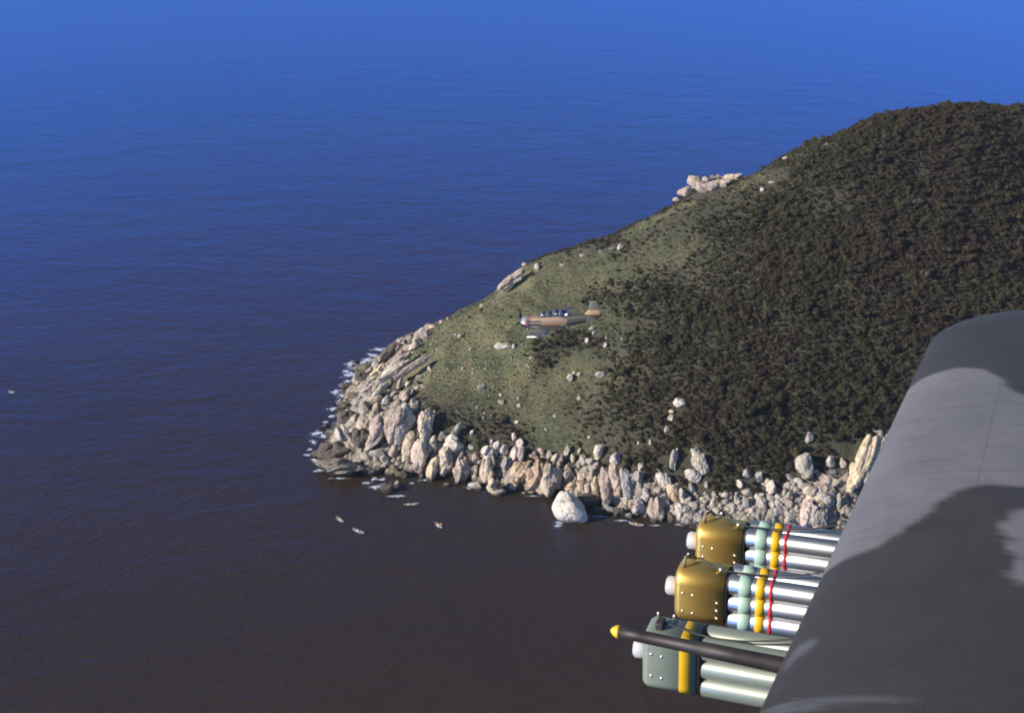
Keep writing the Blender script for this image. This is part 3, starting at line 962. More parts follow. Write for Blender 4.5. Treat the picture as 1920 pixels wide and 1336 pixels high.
BUSHES = [crown_mesh(60 + k, 90, 0.24, BUSH, 4) for k in range(5)]
P, g = jitter_grid(-110, 330, 435, 660, 2.0, 5)
z, rk_, gs_, sc_ = zones(P)
dens = np.where(gs_ > 0.5, 0.012 + 0.16 * (fbm(np.c_[P / 12.0, np.ones(len(P))], 3) > 0.42), 0.6) * (rk_ < 0.75) + (0.12 + 0.30 * (z > 7)) * (rk_ >= 0.75)
keep = (z > 3.5) & (g.random(len(P)) < dens) & ((gs_ > 0.25) | (sc_ > 0.3) | (rk_ > 0.2) | (P[:, 1] < 600))
P = P[keep]
scl = np.clip(0.62 * np.exp(g.normal(size=len(P)) * 0.4), 0.3, 1.5)
ok = clear_of_rocks(P, scl)
o = scatter('scrub', P[ok], BUSHES, scl[ok], zoff=-0.1)
tag(o, 'low green and brown scrub dotted over the open grassy slope', 'scrub', kind='stuff')

def tuft_mesh(seed, mat):
    g = np.random.default_rng(seed)
    VV, FF, n = [], [], 0
    for k in range(34):
        a = g.uniform(0, 6.28)
        r = g.uniform(0, 0.6)
        b = np.array([math.cos(a) * r, math.sin(a) * r, 0])
        t = b * 1.7 + np.array([g.normal() * 0.15, g.normal() * 0.15, g.uniform(0.5, 1.0)])
        s = np.array([-math.sin(a), math.cos(a), 0]) * 0.09
        VV += [b - s, b + s, t]
        FF.append((n, n + 1, n + 2))
        n += 3
    me = mesh_np('tuft', VV, FF, smooth=False)
    me.materials.append(mat)
    return me
TUFTS = [tuft_mesh(80 + k, GRASSM) for k in range(4)]
P, g = jitter_grid(-110, 150, 450, 660, 1.05, 9)
z, rk_, gs_, sc_ = zones(P)
keep = (z > 4) & (gs_ > 0.35) & (rk_ < 0.6) & (g.random(len(P)) < 0.75)
P = P[keep]
scl = np.clip(0.50 * np.exp(g.normal(size=len(P)) * 0.3), 0.25, 1.0)
ok = clear_of_rocks(P, scl * 0.5)
o = scatter('grass', P[ok], TUFTS, scl[ok])
tag(o, 'sunlit olive grass on the open slope of the headland', 'grass', kind='stuff')

# single bushes between the rocks
SHRUBS = [(1128, 880, 20), (1010, 862, 16), (990, 862, 12), (1030, 866, 12), (795, 660, 8), (784, 668, 8), (764, 672, 9), (770, 708, 10), (785, 717, 9), (742, 740, 12), (738, 752, 12), (744, 731, 10), (752, 728, 9), (756, 806, 9),
          (783, 800, 11), (820, 805, 10), (838, 822, 12), (845, 845, 9), (872, 828, 12), (905, 828, 12), (900, 842, 12), (818, 850, 8), (875, 855, 9), (1145, 872, 10), (1175, 872, 12), (1215, 900, 12), (1222, 885, 12), (1255, 880, 10),
          (1285, 880, 13), (1282, 905, 12), (1275, 896, 12), (1335, 905, 12), (1345, 925, 11), (1330, 890, 12), (1355, 912, 12), (1530, 896, 14), (1515, 897, 12), (1372, 915, 11), (1412, 905, 12), (1432, 900, 11), (1465, 900, 12), (1470, 885, 12), (1595, 880, 9),
          (1000, 655, 10), (985, 665, 8), (1015, 648, 9), (1030, 640, 9), (955, 640, 6), (940, 640, 6)]
SHM = [crown_mesh(140 + k, 150, 0.20, BUSH, 5) for k in range(4)]
stem = bm_mesh('stem', loft(tube_pts([(0, 0, -0.4), (0.03, 0, 0.2), (0.0, 0.05, 0.6)], [0.09, 0.07, 0.04], 6)), True)
for (px, py, w) in SHRUBS:
    h = hit(px, py + w * 0.3, BV)
    s = w * 0.55 * (h - CAM).length / F
    o = link('shrub', random.choice(SHM))
    o.location = h
    o.scale = (s, s * random.uniform(0.8, 1.1), s * random.uniform(0.9, 1.2))
    o.rotation_euler = (0, 0, random.uniform(0, 6.28))
    where = ('growing between the bare rock ribs on the seaward flank' if px < 760 and py < 760 or px < 800 and py < 720 else
             'on the open grassy slope near the aircraft' if py < 700 else
             'between the tall pale slabs at the seaward end' if px < 850 else
             'behind the slabs left of the orange outcrop' if px < 960 else
             'on top of the orange outcrop' if px < 1060 else
             'behind the cream pillars above the white boulder' if px < 1200 else
             'between the grey pillars right of the white boulder' if px < 1300 else
             'at the forest edge above the cove rubble' if px < 1500 else
             'beside the egg-shaped boulder by the cove')
    tag(o, 'small dark green bush ' + where, 'bush', 'bushes ' + where)
    c = link('stem', stem, BARK, o)

# ------------------------------------------------------------------ surf
def foam_material():
    t = NT('sea_foam')
    pos = t.n('NewGeometry').outputs['Position']
    n = t.noise(pos, 0.8, 5, 0.65)
    m = t.noise(t.n('Mapping', ins={'Vector': pos, 'Scale': (0.7, 1.0, 1.0)}).outputs[0], 0.85, 6, 0.75, 1.2)
    ed = t.n('VertexColor', layer_name='froth').outputs['Color']
    al = t.mapr(t.math('ADD', ed, t.mapr(m, 0.3, 0.7, -0.95, 0.55)), 0.1, 0.8)
    return t.set(Base_Color=t.ramp(n, [(0.3, (0.42, 0.52, 0.68)), (0.65, (0.76, 0.80, 0.88))]), Roughness=0.8, Alpha=al, Normal=t.bump(n, 0.8, 0.3))
FOAM = foam_material()
FL = [(742, 647, 20, 4), (725, 655, 16, 6), (680, 682, 18, 6), (668, 692, 14, 5), (650, 697, 14, 5), (646, 722, 14, 5), (638, 750, 12, 4), (622, 780, 14, 5), (610, 792, 10, 4), (588, 828, 12, 6), (582, 842, 10, 4), (600, 882, 16, 3), (690, 905, 16, 3), (715, 899, 12, 4), (800, 900, 22, 2), (880, 915, 24, 2), (1000, 930, 26, 2), (1120, 968, 26, 2), (1230, 985, 22, 2), (712, 656, 30, 6), (700, 667, 20, 6), (690, 675, 22, 7), (657, 682, 24, 8), (664, 690, 12, 4), (660, 703, 22, 7), (652, 715, 9, 4), (629, 735, 18, 7), (645, 742, 22, 4), (626, 766, 22, 6), (638, 778, 18, 4),
      (596, 812, 24, 10), (606, 818, 14, 8), (578, 853, 16, 3), (594, 863, 13, 5), (704, 913, 27, 6), (703, 898, 10, 5), (1047, 979, 11, 5), (1045, 986, 12, 4), (1275, 984, 13, 4), (981, 925, 6, 3), (772, 906, 9, 3), (640, 897, 40, 2), (1165, 976, 30, 2), (745, 930, 22, 3)]
for k, (px, py, w, h) in enumerate(FL):
    c = at_z(px, py)
    sc = (c - CAM).length / F
    W = w * sc * 1.0
    D = h * sc * 1.25 / abs(ray(px, py).normalized().z)
    g = np.random.default_rng(40 + k)
    VV, FF = [], []
    nr, na = 9, 40
    VV.append((0, 0, 0.25))
    for r in range(1, nr + 1):
        for a in range(na):
            th = 2 * math.pi * a / na
            d = np.array([math.cos(th), math.sin(th)])
            w_ = 0.72 + 0.55 * float(fbm(np.array([[d[0] * 1.6 + k * 5, d[1] * 1.6, 0.3]]), 3)[0])
            rr = r / nr
            q = d * rr * w_
            z = 0.08 + 0.30 * (1 - rr ** 2) * (0.6 + 0.6 * float(fbm(np.array([[q[0] * 3 + k, q[1] * 3, 1.0]]), 2)[0])) - 0.25 * (r == nr)
            VV.append((q[0] * W, q[1] * D, z))
    for a in range(na):
        FF.append((0, 1 + a, 1 + (a + 1) % na))
    hole = g.random((nr, na))
    for r in range(nr - 1):
        for a in range(na):
            n_ = float(fbm(np.array([[math.cos(a * 6.283 / na) * (r + 1) * 0.35 + k * 3, math.sin(a * 6.283 / na) * (r + 1) * 0.35, 5.0]]), 2)[0])
            if n_ < -0.28 and r > 1:
                continue
            i0, i1 = 1 + r * na + a, 1 + r * na + (a + 1) % na
            FF.append((i0, i0 + na, i1 + na, i1))
    me = mesh_np('surf_foam', VV, FF)
    ca = me.color_attributes.new('froth', 'FLOAT_COLOR', 'POINT')
    fr = np.r_[1.0, np.repeat(1 - (np.arange(1, nr + 1) / nr) ** 1.6, na)]
    ca.data.foreach_set('color', np.repeat(fr, 4).astype(np.float32))
    o = link('surf_foam', me, FOAM, sea)
    o.location = (c.x, c.y, 0.0)
    tag(o, kind='stuff')

# ------------------------------------------------------------------ fishing boats
WOOD_L = plain('pale_wood', (0.42, 0.40, 0.36), 0.7, 0, 0.25, 1.5)
WOOD_B = plain('brown_wood', (0.16, 0.10, 0.05), 0.7, 0, 0.3, 1.5)
WOOD_I = plain('inner_wood', (0.22, 0.18, 0.13), 0.8, 0, 0.3, 1.5)
NET = plain('net_bundle', (0.34, 0.34, 0.16), 0.9, 0, 0.3, 3)
REDW = plain('red_paint', (0.30, 0.10, 0.06), 0.7, 0, 0.2, 2)
ORNG = plain('orange_cloth', (0.75, 0.24, 0.10), 0.7, 0, 0.15, 3)
WHIT = plain('white_cloth', (0.72, 0.72, 0.70), 0.7, 0, 0.1, 3)
YELC = plain('yellow_cloth', (0.65, 0.42, 0.06), 0.7, 0, 0.1, 3)

def hull_rings(L, B, D, inset=0.0):
    rings = []
    for k in range(17):
        s = -1 + 2 * k / 16
        half = B * 0.5 * max(0.03, (1 - abs(s) ** 2.6)) - inset
        half = max(half, 0.015)
        sheer = D * (0.62 + 0.85 * abs(s) ** 2.6)
        keel = -0.22 + 0.60 * D * abs(s) ** 3 + inset
        pts = []
        for j in range(13):
            a = math.pi * j / 12
            yy = half * math.cos(a) * (1 if True else 0)
            zz = keel + (sheer - keel) * (1 - math.sin(a) ** 0.7)
            pts.append(Vector((s * L * 0.5 * (1 - inset * 0.15), yy, zz)))
        rings.append(pts)
    return rings
def open_loft(rings):
    bm = bmesh.new()
    R_ = [[bm.verts.new(p) for p in r] for r in rings]
    for a, b in zip(R_[:-1], R_[1:]):
        for i in range(len(a) - 1):
            bm.faces.new((a[i], a[i + 1], b[i + 1], b[i]))
    return bm
def boat(px, py, L, B, heading, hullm, label, cargo=(), flip=1):
    c = at_z(px, py)
    root = empty('fishing_boat', (c.x, c.y, 0.0))
    root.rotation_euler = (0, 0, R(heading))
    tag(root, label, 'boat', 'small fishing boats off the headland')
    D = 0.55
    outer, inner = hull_rings(L, B, D), hull_rings(L, B, D, 0.07)
    bm = open_loft(outer)
    me = bm_mesh('hull', bm, normals=False)
    link('hull', me, hullm, root)
    link('lining', bm_mesh('lining', open_loft(inner), normals=False), WOOD_I, root)
    for sgn, idx in ((1, 0), (-1, 12)):
        path = [r[idx] + Vector((0, -sgn * 0.03, 0.02)) for r in outer]
        link('gunwale', bm_mesh('gunwale', loft(tube_pts(path, 0.07, 6))), WOOD_L, root)
    for s in (-0.5, -0.1, 0.32, 0.62):
        hw = B * 0.5 * (1 - abs(s) ** 2.6) * 0.98
        bm = box_bm(s * L * 0.5, 0, D * 0.50, 0.30, hw * 2, 0.05)
        link('thwart', bm_mesh('thwart', bm, False), WOOD_L, root)
    for kind, s, mat in cargo:
        if kind == 'bundle':
            v, f = ICO2
            p = v * np.array([0.62, 0.45, 0.34]) * (1 + 0.25 * fbm(v * 2 + s * 9, 2))[:, None] + np.array([s * L * 0.5, 0, 0.42])
            link('bundle', mesh_np('bundle', p, f), mat, root)
        elif kind == 'deck':
            bm = box_bm(s * L * 0.5, 0, D * 0.62, L * 0.22, B * 0.78, 0.06, 0.02)
            link('deck_board', bm_mesh('deck_board', bm, False), mat, root)
        elif kind == 'flag':
            x = s * L * 0.5
            link('pole', bm_mesh('pole', loft(tube_pts([(x, 0, 0), (x + 0.1, 0, 2.3)], 0.04, 6))), WOOD_B, root)
            v, f = ICO2
            p = v * np.array([0.42, 0.30, 0.50]) * (1 + 0.2 * fbm(v * 2.2, 2))[:, None] + np.array([x + 0.1, 0, 2.2])
            link('float_marker', mesh_np('float_marker', p, f), mat, root)
    return root
boat(637, 974, 5.6, 1.5, -46, WOOD_L, 'small pale fishing boat with olive bundles, nearest the open sea of the close pair', [('bundle', 0.35, NET), ('deck', -0.3, NET), ('bundle', 0.05, WOOD_L)])
boat(672, 996, 6.6, 1.6, -32, WOOD_L, 'pale fishing boat with a reddish deck, lowest in the photo of the small boats', [('deck', 0.35, REDW), ('bundle', -0.15, WHIT)])
boat(771, 946, 7.4, 1.5, 6, WOOD_B, 'long dark brown wooden boat with a white bundle near the dark rocks', [('bundle', -0.35, WHIT), ('deck', 0.3, WOOD_L)])
boat(822, 985, 5.4, 1.7, -50, WOOD_L, 'pale fishing boat with an orange float on a pole at its end', [('flag', 0.8, ORNG), ('bundle', 0.0, WHIT), ('deck', -0.4, WOOD_I)])
boat(1193, 983, 7.0, 1.5, -22, WOOD_L, 'slim pale boat with a yellow bundle close under the rock pillars', [('bundle', 0.0, YELC), ('deck', 0.5, REDW)])
boat(22, 735, 4.6, 1.6, -25, WHIT, 'lone whitish boat far out near the left edge of the photo', [('bundle', -0.1, WOOD_I)])

# ------------------------------------------------------------------ aircraft frame (x forward, y left, z up), shared by both aircraft
def rot3(a, b, c):
    ca, sa, cb, sb, cc, sc = math.cos(a), math.sin(a), math.cos(b), math.sin(b), math.cos(c), math.sin(c)
    Ry = np.array([[ca, 0, sa], [0, 1, 0], [-sa, 0, ca]])
    Rx = np.array([[1, 0, 0], [0, cb, -sb], [0, sb, cb]])
    Rz = np.array([[cc, -sc, 0], [sc, cc, 0], [0, 0, 1]])
    return Rz @ Rx @ Ry
AF = rot3(-0.37680528, 0.31809494, 0.035681)
AX, AY, AZ = AF @ np.array([-1., 0, 0]), AF @ np.array([0, 0, -1.]), AF @ np.array([0, 1., 0])   # forward, right, up in camera axes
CAMR = np.array([[1, 0, 0], [0, SP, CP], [0, CP, -SP]]).T      # columns built below
CAMR = np.array(((1.0, 0.0, 0.0), (0.0, SP, -CP), (0.0, CP, SP)))   # camera axes -> world
WX, WR, WZ = CAMR @ AX, CAMR @ AY, CAMR @ AZ
AIR = Matrix(((WX[0], -WR[0], WZ[0]), (WX[1], -WR[1], WZ[1]), (WX[2], -WR[2], WZ[2])))
AIR4 = Matrix.Translation(CAM) @ AIR.to_4x4()
AINV = AIR4.inverted()
def aray(px, py):
    return AIR.inverted() @ ray(px, py)

# ------------------------------------------------------------------ wingman: radial-engined attack aircraft
def camo_mat(name, tan_at, green=(0.038, 0.039, 0.030), tan=(0.225, 0.142, 0.090), under=(0.34, 0.33, 0.34), zunder=None):
    t = NT(name)
    tc = t.n('TexCoord').outputs['Object']
    sx = t.n('SeparateXYZ', ins={'Vector': tc})
    nz = t.noise(tc, 0.6, 3, 0.5)
    x = t.math('ADD', sx.outputs['X'], t.mapr(nz, 0.2, 0.8, -1.2, 1.2))
    col = tan_at(t, x, sx, green, tan)
    if zunder is not None:
        u = t.mapr(sx.outputs['Z'], zunder - 0.04, zunder + 0.04, 1.0, 0.0)
        col = t.mix(u, col, under)
    f = t.noise(tc, 5.0, 5, 0.65)
    col = t.mix(t.mapr(f, 0.42, 0.75, 0, 0.55), col, (0.085, 0.068, 0.052))
    return t.set(Base_Color=col, Roughness=0.55)
def fus_c(t, x, s, green, tan):
    a = t.mapr(x, -1.0, -0.8)                       # forward of this: tan
    b = t.mapr(x, -3.9, -3.7, 1.0, 0.0)
    k = t.math('MAXIMUM', a, b)
    col = t.mix(k, green, tan)
    # soot behind the exhaust stacks
    def band(v, lo, hi, e):
        return t.math('MULTIPLY', t.mapr(v, lo - e, lo), t.mapr(v, hi, hi + e, 1.0, 0.0))
    z = s.outputs['Z']
    xs = band(s.outputs['X'], 2.3, 4.1, 0.25)
    z1 = t.math('MAXIMUM', band(z, 0.12, 0.32, 0.07), band(z, -0.36, -0.16, 0.07))
    col = t.mix(t.math('MULTIPLY', xs, z1), col, (0.030, 0.024, 0.022))
    # pale front ring of the cowling over a red one
    xf = t.mapr(s.outputs['X'], 4.50, 4.55)
    ring = t.mix(t.mapr(z, -0.10, -0.06), (0.45, 0.05, 0.03), (0.66, 0.66, 0.66))
    ring = t.mix(t.mapr(z, 0.22, 0.26), ring, (0.16, 0.20, 0.30))
    ring = t.mix(t.mapr(z, -0.42, -0.38), (0.05, 0.045, 0.04), ring)
    return t.mix(xf, col, ring)
def wing_c(t, x, s, green, tan):
    yy = t.math('ADD', t.math('ABSOLUTE', s.outputs['Y']), x)
    return t.mix(t.mapr(t.math('SINE', t.math('MULTIPLY', yy, 1.3)), -0.1, 0.1), green, tan)
def fin_c(t, x, s, green, tan):
    return t.mix(t.mapr(s.outputs['Z'], 1.25, 1.32, 1.0, 0.0), (0.085, 0.082, 0.068), tan)
FUSM = camo_mat('fuselage_camouflage', fus_c, zunder=-0.52)
WINGM = camo_mat('wing_camouflage', wing_c, green=(0.055, 0.052, 0.06), tan=(0.14, 0.12, 0.12))
FINM = camo_mat('fin_camouflage', fin_c, tan=(0.36, 0.22, 0.12))
DARKM = plain('dark_paint', (0.025, 0.022, 0.022), 0.5)
GLASS = plain('cockpit_glass', (0.02, 0.028, 0.04), 0.2, 0.0, 0.1, 3, spec=0.9)
CABIN = plain('blue_cabin_glass', (0.012, 0.018, 0.050), 0.22, 0.0, 0.1, 3, spec=0.9)
FRAME = plain('canopy_frame', (0.40, 0.36, 0.32), 0.5)
CREAM = plain('cream_store', (0.66, 0.60, 0.48), 0.45)
GREYM = plain('grey_store', (0.45, 0.46, 0.52), 0.45)
WHITEP = plain('white_paint', (0.82, 0.80, 0.76), 0.45)

wm = empty('attack_aircraft')
tag(wm, 'tan and green camouflaged propeller aircraft flying past the grassy slope', 'aircraft')
def super_ring(x, hw, zt, zb, e=2.4, n=24):
    out = []
    zc, hz = (zt + zb) / 2, (zt - zb) / 2
    for i in range(n):
        a = 2 * math.pi * i / n
        c, s = math.cos(a), math.sin(a)
        out.append(Vector((x, hw * math.copysign(abs(c) ** (2 / e), c), zc + hz * math.copysign(abs(s) ** (2 / e), s))))
    return out
fs = [(5.22, .54, .54, -.56), (5.20, .68, .68, -.70), (5.0, .79, .79, -.81), (4.6, .85, .85, -.88), (4.2, .88, .89, -.92), (4.15, .83, .86, -.90), (3.5, .88, .90, -.96), (2.4, .92, .90, -1.0), (1.0, .92, .90, -.98), (-.5, .87, .90, -.92),
      (-1.8, .74, .86, -.74), (-3.2, .55, .78, -.48), (-4.6, .36, .68, -.16), (-5.6, .18, .56, .10), (-6.0, .06, .46, .24)]
fus = link('fuselage', bm_mesh('fuselage', loft([super_ring(*s) for s in fs])), FUSM, wm)
link('engine_face', bm_mesh('engine_face', loft([super_ring(5.12, .56, .56, -.58), super_ring(5.235, .40, .40, -.42)])), DARKM, fus)
def half_canopy(x0, x1, hw, zb, zt, sl0, sl1):
    rings = []
    for k in range(13):
        s = k / 12
        x = x0 + (x1 - x0) * s
        e = min(1.0, s / sl0 if sl0 else 1) if s < 0.5 else min(1.0, (1 - s) / sl1 if sl1 else 1)
        e = max(0.06, math.sin(e * math.pi / 2))
        h = zb + (zt - zb) * e
        r = []
        for i in range(13):
            a = math.pi * i / 12
            r.append(Vector((x, hw * math.cos(a) * (0.75 + 0.25 * e), zb - 0.12 + (h - zb + 0.12) * math.sin(a) ** 0.8)))
        rings.append(r)
    return open_loft(rings)
link('canopy', bm_mesh('canopy', half_canopy(2.75, 0.45, .68, .84, 1.40, .38, .06)), GLASS, wm)
link('cabin_glass', bm_mesh('cabin_glass', half_canopy(0.40, -1.75, .70, .86, 1.52, .10, .45)), CABIN, wm)
for x in (2.15, 1.3, 0.42, -0.55):
    pts = [(x, .69 * math.cos(math.pi * i / 12), .74 + (.68 if x > 0.5 else .78) * math.sin(math.pi * i / 12) ** .8) for i in range(13)]
    link('canopy_frame', bm_mesh('canopy_frame', loft(tube_pts(pts, 0.045, 6))), FRAME, wm)
link('fairing', bm_mesh('fairing', loft(tube_pts([(-1.25, 0.60, .88), (-1.55, 0.55, .94), (-1.8, .47, .90)], [.10, .20, .05], 8))), WHITEP, wm)
def airfoil(n, t, camber=0.015):
    s = 0.5 - 0.5 * np.cos(np.linspace(0, math.pi, n))
    yt = 5 * t * (0.2969 * np.sqrt(s) - 0.126 * s - 0.3516 * s ** 2 + 0.2843 * s ** 3 - 0.1036 * s ** 4)
    cm = camber * 4 * s * (1 - s)
    return s, cm + yt, cm - yt
def lift_surf(stations, t=0.13, n=14, vertical=False):
    """stations: (span, x leading edge, chord, height)"""
    rings = []
    s, up, lo = airfoil(n, t)
    for sp, xl, ch, h in stations:
        pts = [(xl - a * ch, b * ch) for a, b in zip(s[::-1], up[::-1])] + [(xl - a * ch, b * ch) for a, b in zip(s[1:-1], lo[1:-1])]
        rings.append([Vector((x, z, sp)) if vertical else Vector((x, sp, h + z)) for x, z in pts])
    return loft(rings)
def both(fn):
    for sg in (1, -1):
        fn(sg)
def w_(sg):
    st = [(sg * .3, 2.7, 3.3, -.62), (sg * 2.6, 2.45, 2.9, -.52), (sg * 7.2, 1.85, 1.85, -.04), (sg * 7.5, 1.72, 1.6, 0.0), (sg * 7.62, 1.4, 1.0, .02)]
    link('wing', bm_mesh('wing', lift_surf(st)), WINGM, wm)
    st = [(sg * .1, -4.35, 1.65, .50), (sg * 2.7, -4.75, .95, .50), (sg * 2.95, -4.95, .6, .50)]
    link('tailplane', bm_mesh('tailplane', lift_surf(st, .10, 10)), WINGM, wm)
both(w_)
link('fin', bm_mesh('fin', lift_surf([(.45, -3.3, 2.7, 0), (.8, -3.9, 2.1, 0), (1.4, -4.45, 1.45, 0), (2.35, -4.75, 1.05, 0), (2.5, -4.95, .7, 0)], .09, 10, True)), FINM, wm)
def store(y, x, z, L, r, mat):
    prof = [(0, .05), (.06, .55), (.16, .9), (.3, 1), (.7, 1), (.86, .8), (.96, .4), (1, .08)]
    rr = [[Vector((x + L / 2 - L * a, y + r * b * math.cos(2 * math.pi * i / 12), z + r * b * math.sin(2 * math.pi * i / 12))) for i in range(12)] for a, b in prof]
    s = link('underwing_store', bm_mesh('underwing_store', loft(rr)), mat, wm)
    link('pylon', bm_mesh('pylon', box_bm(x, y, z + r + .16, L * .4, .09, .40, .02)), WINGM, s)
for sg in (1, -1):
    store(sg * 2.6, 1.9, -1.05, 2.6, .26, GREYM)
    store(sg * 4.4, 1.75, -.92, 2.2, .17, CREAM)
    store(sg * 5.5, 1.65, -.72, 2.1, .17, CREAM if sg > 0 else GREYM)
hub = link('propeller_hub', bm_mesh('propeller_hub', loft([[Vector((x, r * math.cos(2 * math.pi * i / 16), r * math.sin(2 * math.pi * i / 16))) for i in range(16)] for x, r in ((5.15, .20), (5.45, .22), (5.62, .16), (5.70, .05))])), DARKM, wm)
for k in range(4):
    a = R(4 + 90 * k)
    rr = []
    for d, ch, th in ((.15, .14, .10), (.6, .30, .07), (1.2, .38, .045), (1.75, .34, .03), (2.0, .16, .015)):
        tw = R(55 - 22 * d)
        ring = []
        for i in range(10):
            q = 2 * math.pi * i / 10
            u, v = math.cos(q) * ch / 2, math.sin(q) * th / 2
            lx, ly = u * math.sin(tw) + v * math.cos(tw), u * math.cos(tw) - v * math.sin(tw)
            ring.append(Vector((5.45 + lx, ly * math.cos(a) - d * math.sin(a), ly * math.sin(a) + d * math.cos(a))))
        rr.append(ring)
    link('propeller_blade', bm_mesh('propeller_blade', loft(rr)), DARKM, hub)
WM_D = 152.0
WMP = CAM + ray(1047, 601).normalized() * WM_D
wm.matrix_world = Matrix.Translation(WMP) @ (AIR @ Matrix.Rotation(R(6.5), 3, 'Y') @ Matrix.Rotation(R(1.5), 3, 'X')).to_4x4()

# ------------------------------------------------------------------ own right wing
def LE(y):                  # y = metres to the right of the cockpit
    return 0.268 - 0.12 * (y - 3.68)
def ZW(y):
    return -2.195 + 0.07 * y
def CH(y):
    return 3.0 - 0.20 * (y - 0.6)
YT = 6.14
def wing_section(y, x_le, ch, tk, n=80, fine=True):
    s = np.linspace(0, 1, n) ** 2.2
    yt = 5 * tk * (0.2969 * np.sqrt(s) - 0.126 * s - 0.3516 * s ** 2 + 0.2843 * s ** 3 - 0.1036 * s ** 4)
    cm = 0.018 * 4 * s * (1 - s)
    up = np.c_[x_le - s * ch, np.full(n, -y), ZW(y) + (cm + yt) * ch]
    lo = np.c_[x_le - s * ch, np.full(n, -y), ZW(y) + (cm - yt) * ch]
    return np.r_[up[::-1], lo[1:]]
def build_wing_mesh(name, secs):
    return grid_mesh(name, np.array(secs))
SEAM = YT - 0.10
ys = np.concatenate([np.linspace(0.9, 2.2, 20)[:-1], np.linspace(2.2, SEAM, 250)])
def tip_shape(y):
    """plan rounding of the leading edge corner"""
    c = 0.42
    d = max(0.0, (y - (YT - c)) / c)
    d = min(d, 0.995)
    return 0.40 * (1 - math.sqrt(1 - d ** 2.4))
wsecs = [wing_section(y, LE(y) - tip_shape(y), CH(y) - tip_shape(y), 0.135) for y in ys]
wmesh = build_wing_mesh('wing_skin', wsecs)
tsecs = []
for a in np.linspace(0, 1, 26):
    y = SEAM + 0.008 + (YT - SEAM - 0.008) * math.sin(a * math.pi / 2)
    k = math.sqrt(max(1 - a ** 2, 0.0004))
    tsecs.append(wing_section(y, LE(y) - tip_shape(y), CH(y) - tip_shape(y), 0.135 * k))
tmesh = build_wing_mesh('tip_cap', tsecs)
rib = [wing_section(y, LE(y) - tip_shape(y) - 0.012, CH(y) - tip_shape(y) - 0.03, 0.128) for y in (SEAM - 0.03, SEAM + 0.04)]
rmesh = build_wing_mesh('tip_rib', rib)

# painted camouflage: outlines carried as paint on the skin
wv = np.array(wsecs).reshape(-1, 3)
WBV = BVHTree.FromPolygons([tuple(v) for v in wv], [tuple(p.vertices) for p in wmesh.polygons])
def on_wing(px, py):
    d = aray(px, py).normalized()
    loc, n, i, ds = WBV.ray_cast(Vector((0, 0, 0)), d)
    if loc is None:
        k = (-2.195 + 0.05) / (d.z + 0.07 * d.y)     # wing plane
        loc = d * k
    return (loc.x, loc.y)
TANP = [(1540, 1068), (1585, 1047), (1645, 1027), (1700, 998), (1745, 958), (1790, 922), (1850, 909), (1920, 913), (2020, 930), (2040, 760), (1960, 752), (1920, 742), (1893, 727), (1876, 708), (1845, 692), (1800, 688), (1760, 697), (1720, 715), (1690, 738), (1640, 790)]
ISLP = [(1872, 985), (1905, 962), (1960, 945), (1990, 1090), (1920, 1092), (1885, 1060), (1893, 1025)]
W1P = [(1470, 1245), (1500, 1205), (1525, 1192), (1535, 1198), (1525, 1212), (1495, 1232), (1475, 1255)]
W2P = [(1430, 1336), (1480, 1318), (1560, 1306), (1640, 1307), (1720, 1312), (1640, 1318), (1540, 1324), (1470, 1336)]
def wing_paint(V):
    XYw = V[:, :2]
    def sd(poly, wob, seed, aniso):
        w = np.array([on_wing(*p) for p in poly])
        q = np.c_[XYw[:, 0] * aniso[0], XYw[:, 1] * aniso[1], np.full(len(XYw), seed)]
        return poly_sdf(XYw, w) + wob * fbm(q, 4)
    tn = np.clip(sd(TANP, 0.018, 1.3, (2.5, 9)) / 0.03 + 0.5, 0, 1)
    il = np.clip(sd(ISLP, 0.045, 2.3, (5, 16)) / 0.035 + 0.5, 0, 1)
    w1 = np.clip(sd(W1P, 0.012, 4.3, (14, 30)) / 0.02 + 0.5, 0, 1)
    w2 = np.clip(sd(W2P, 0.016, 6.3, (8, 60)) / 0.02 + 0.5, 0, 1)
    return np.maximum(tn, il), np.maximum(w1, w2)
def add_paint(me, V):
    a, b = wing_paint(V)
    ca = me.color_attributes.new('paint', 'FLOAT_COLOR', 'POINT')
    buf = np.zeros((len(V), 4), np.float32)
    buf[:, 0], buf[:, 1], buf[:, 3] = a, b, 1
    ca.data.foreach_set('color', buf.ravel())
add_paint(wmesh, wv)
add_paint(tmesh, np.array(tsecs).reshape(-1, 3))
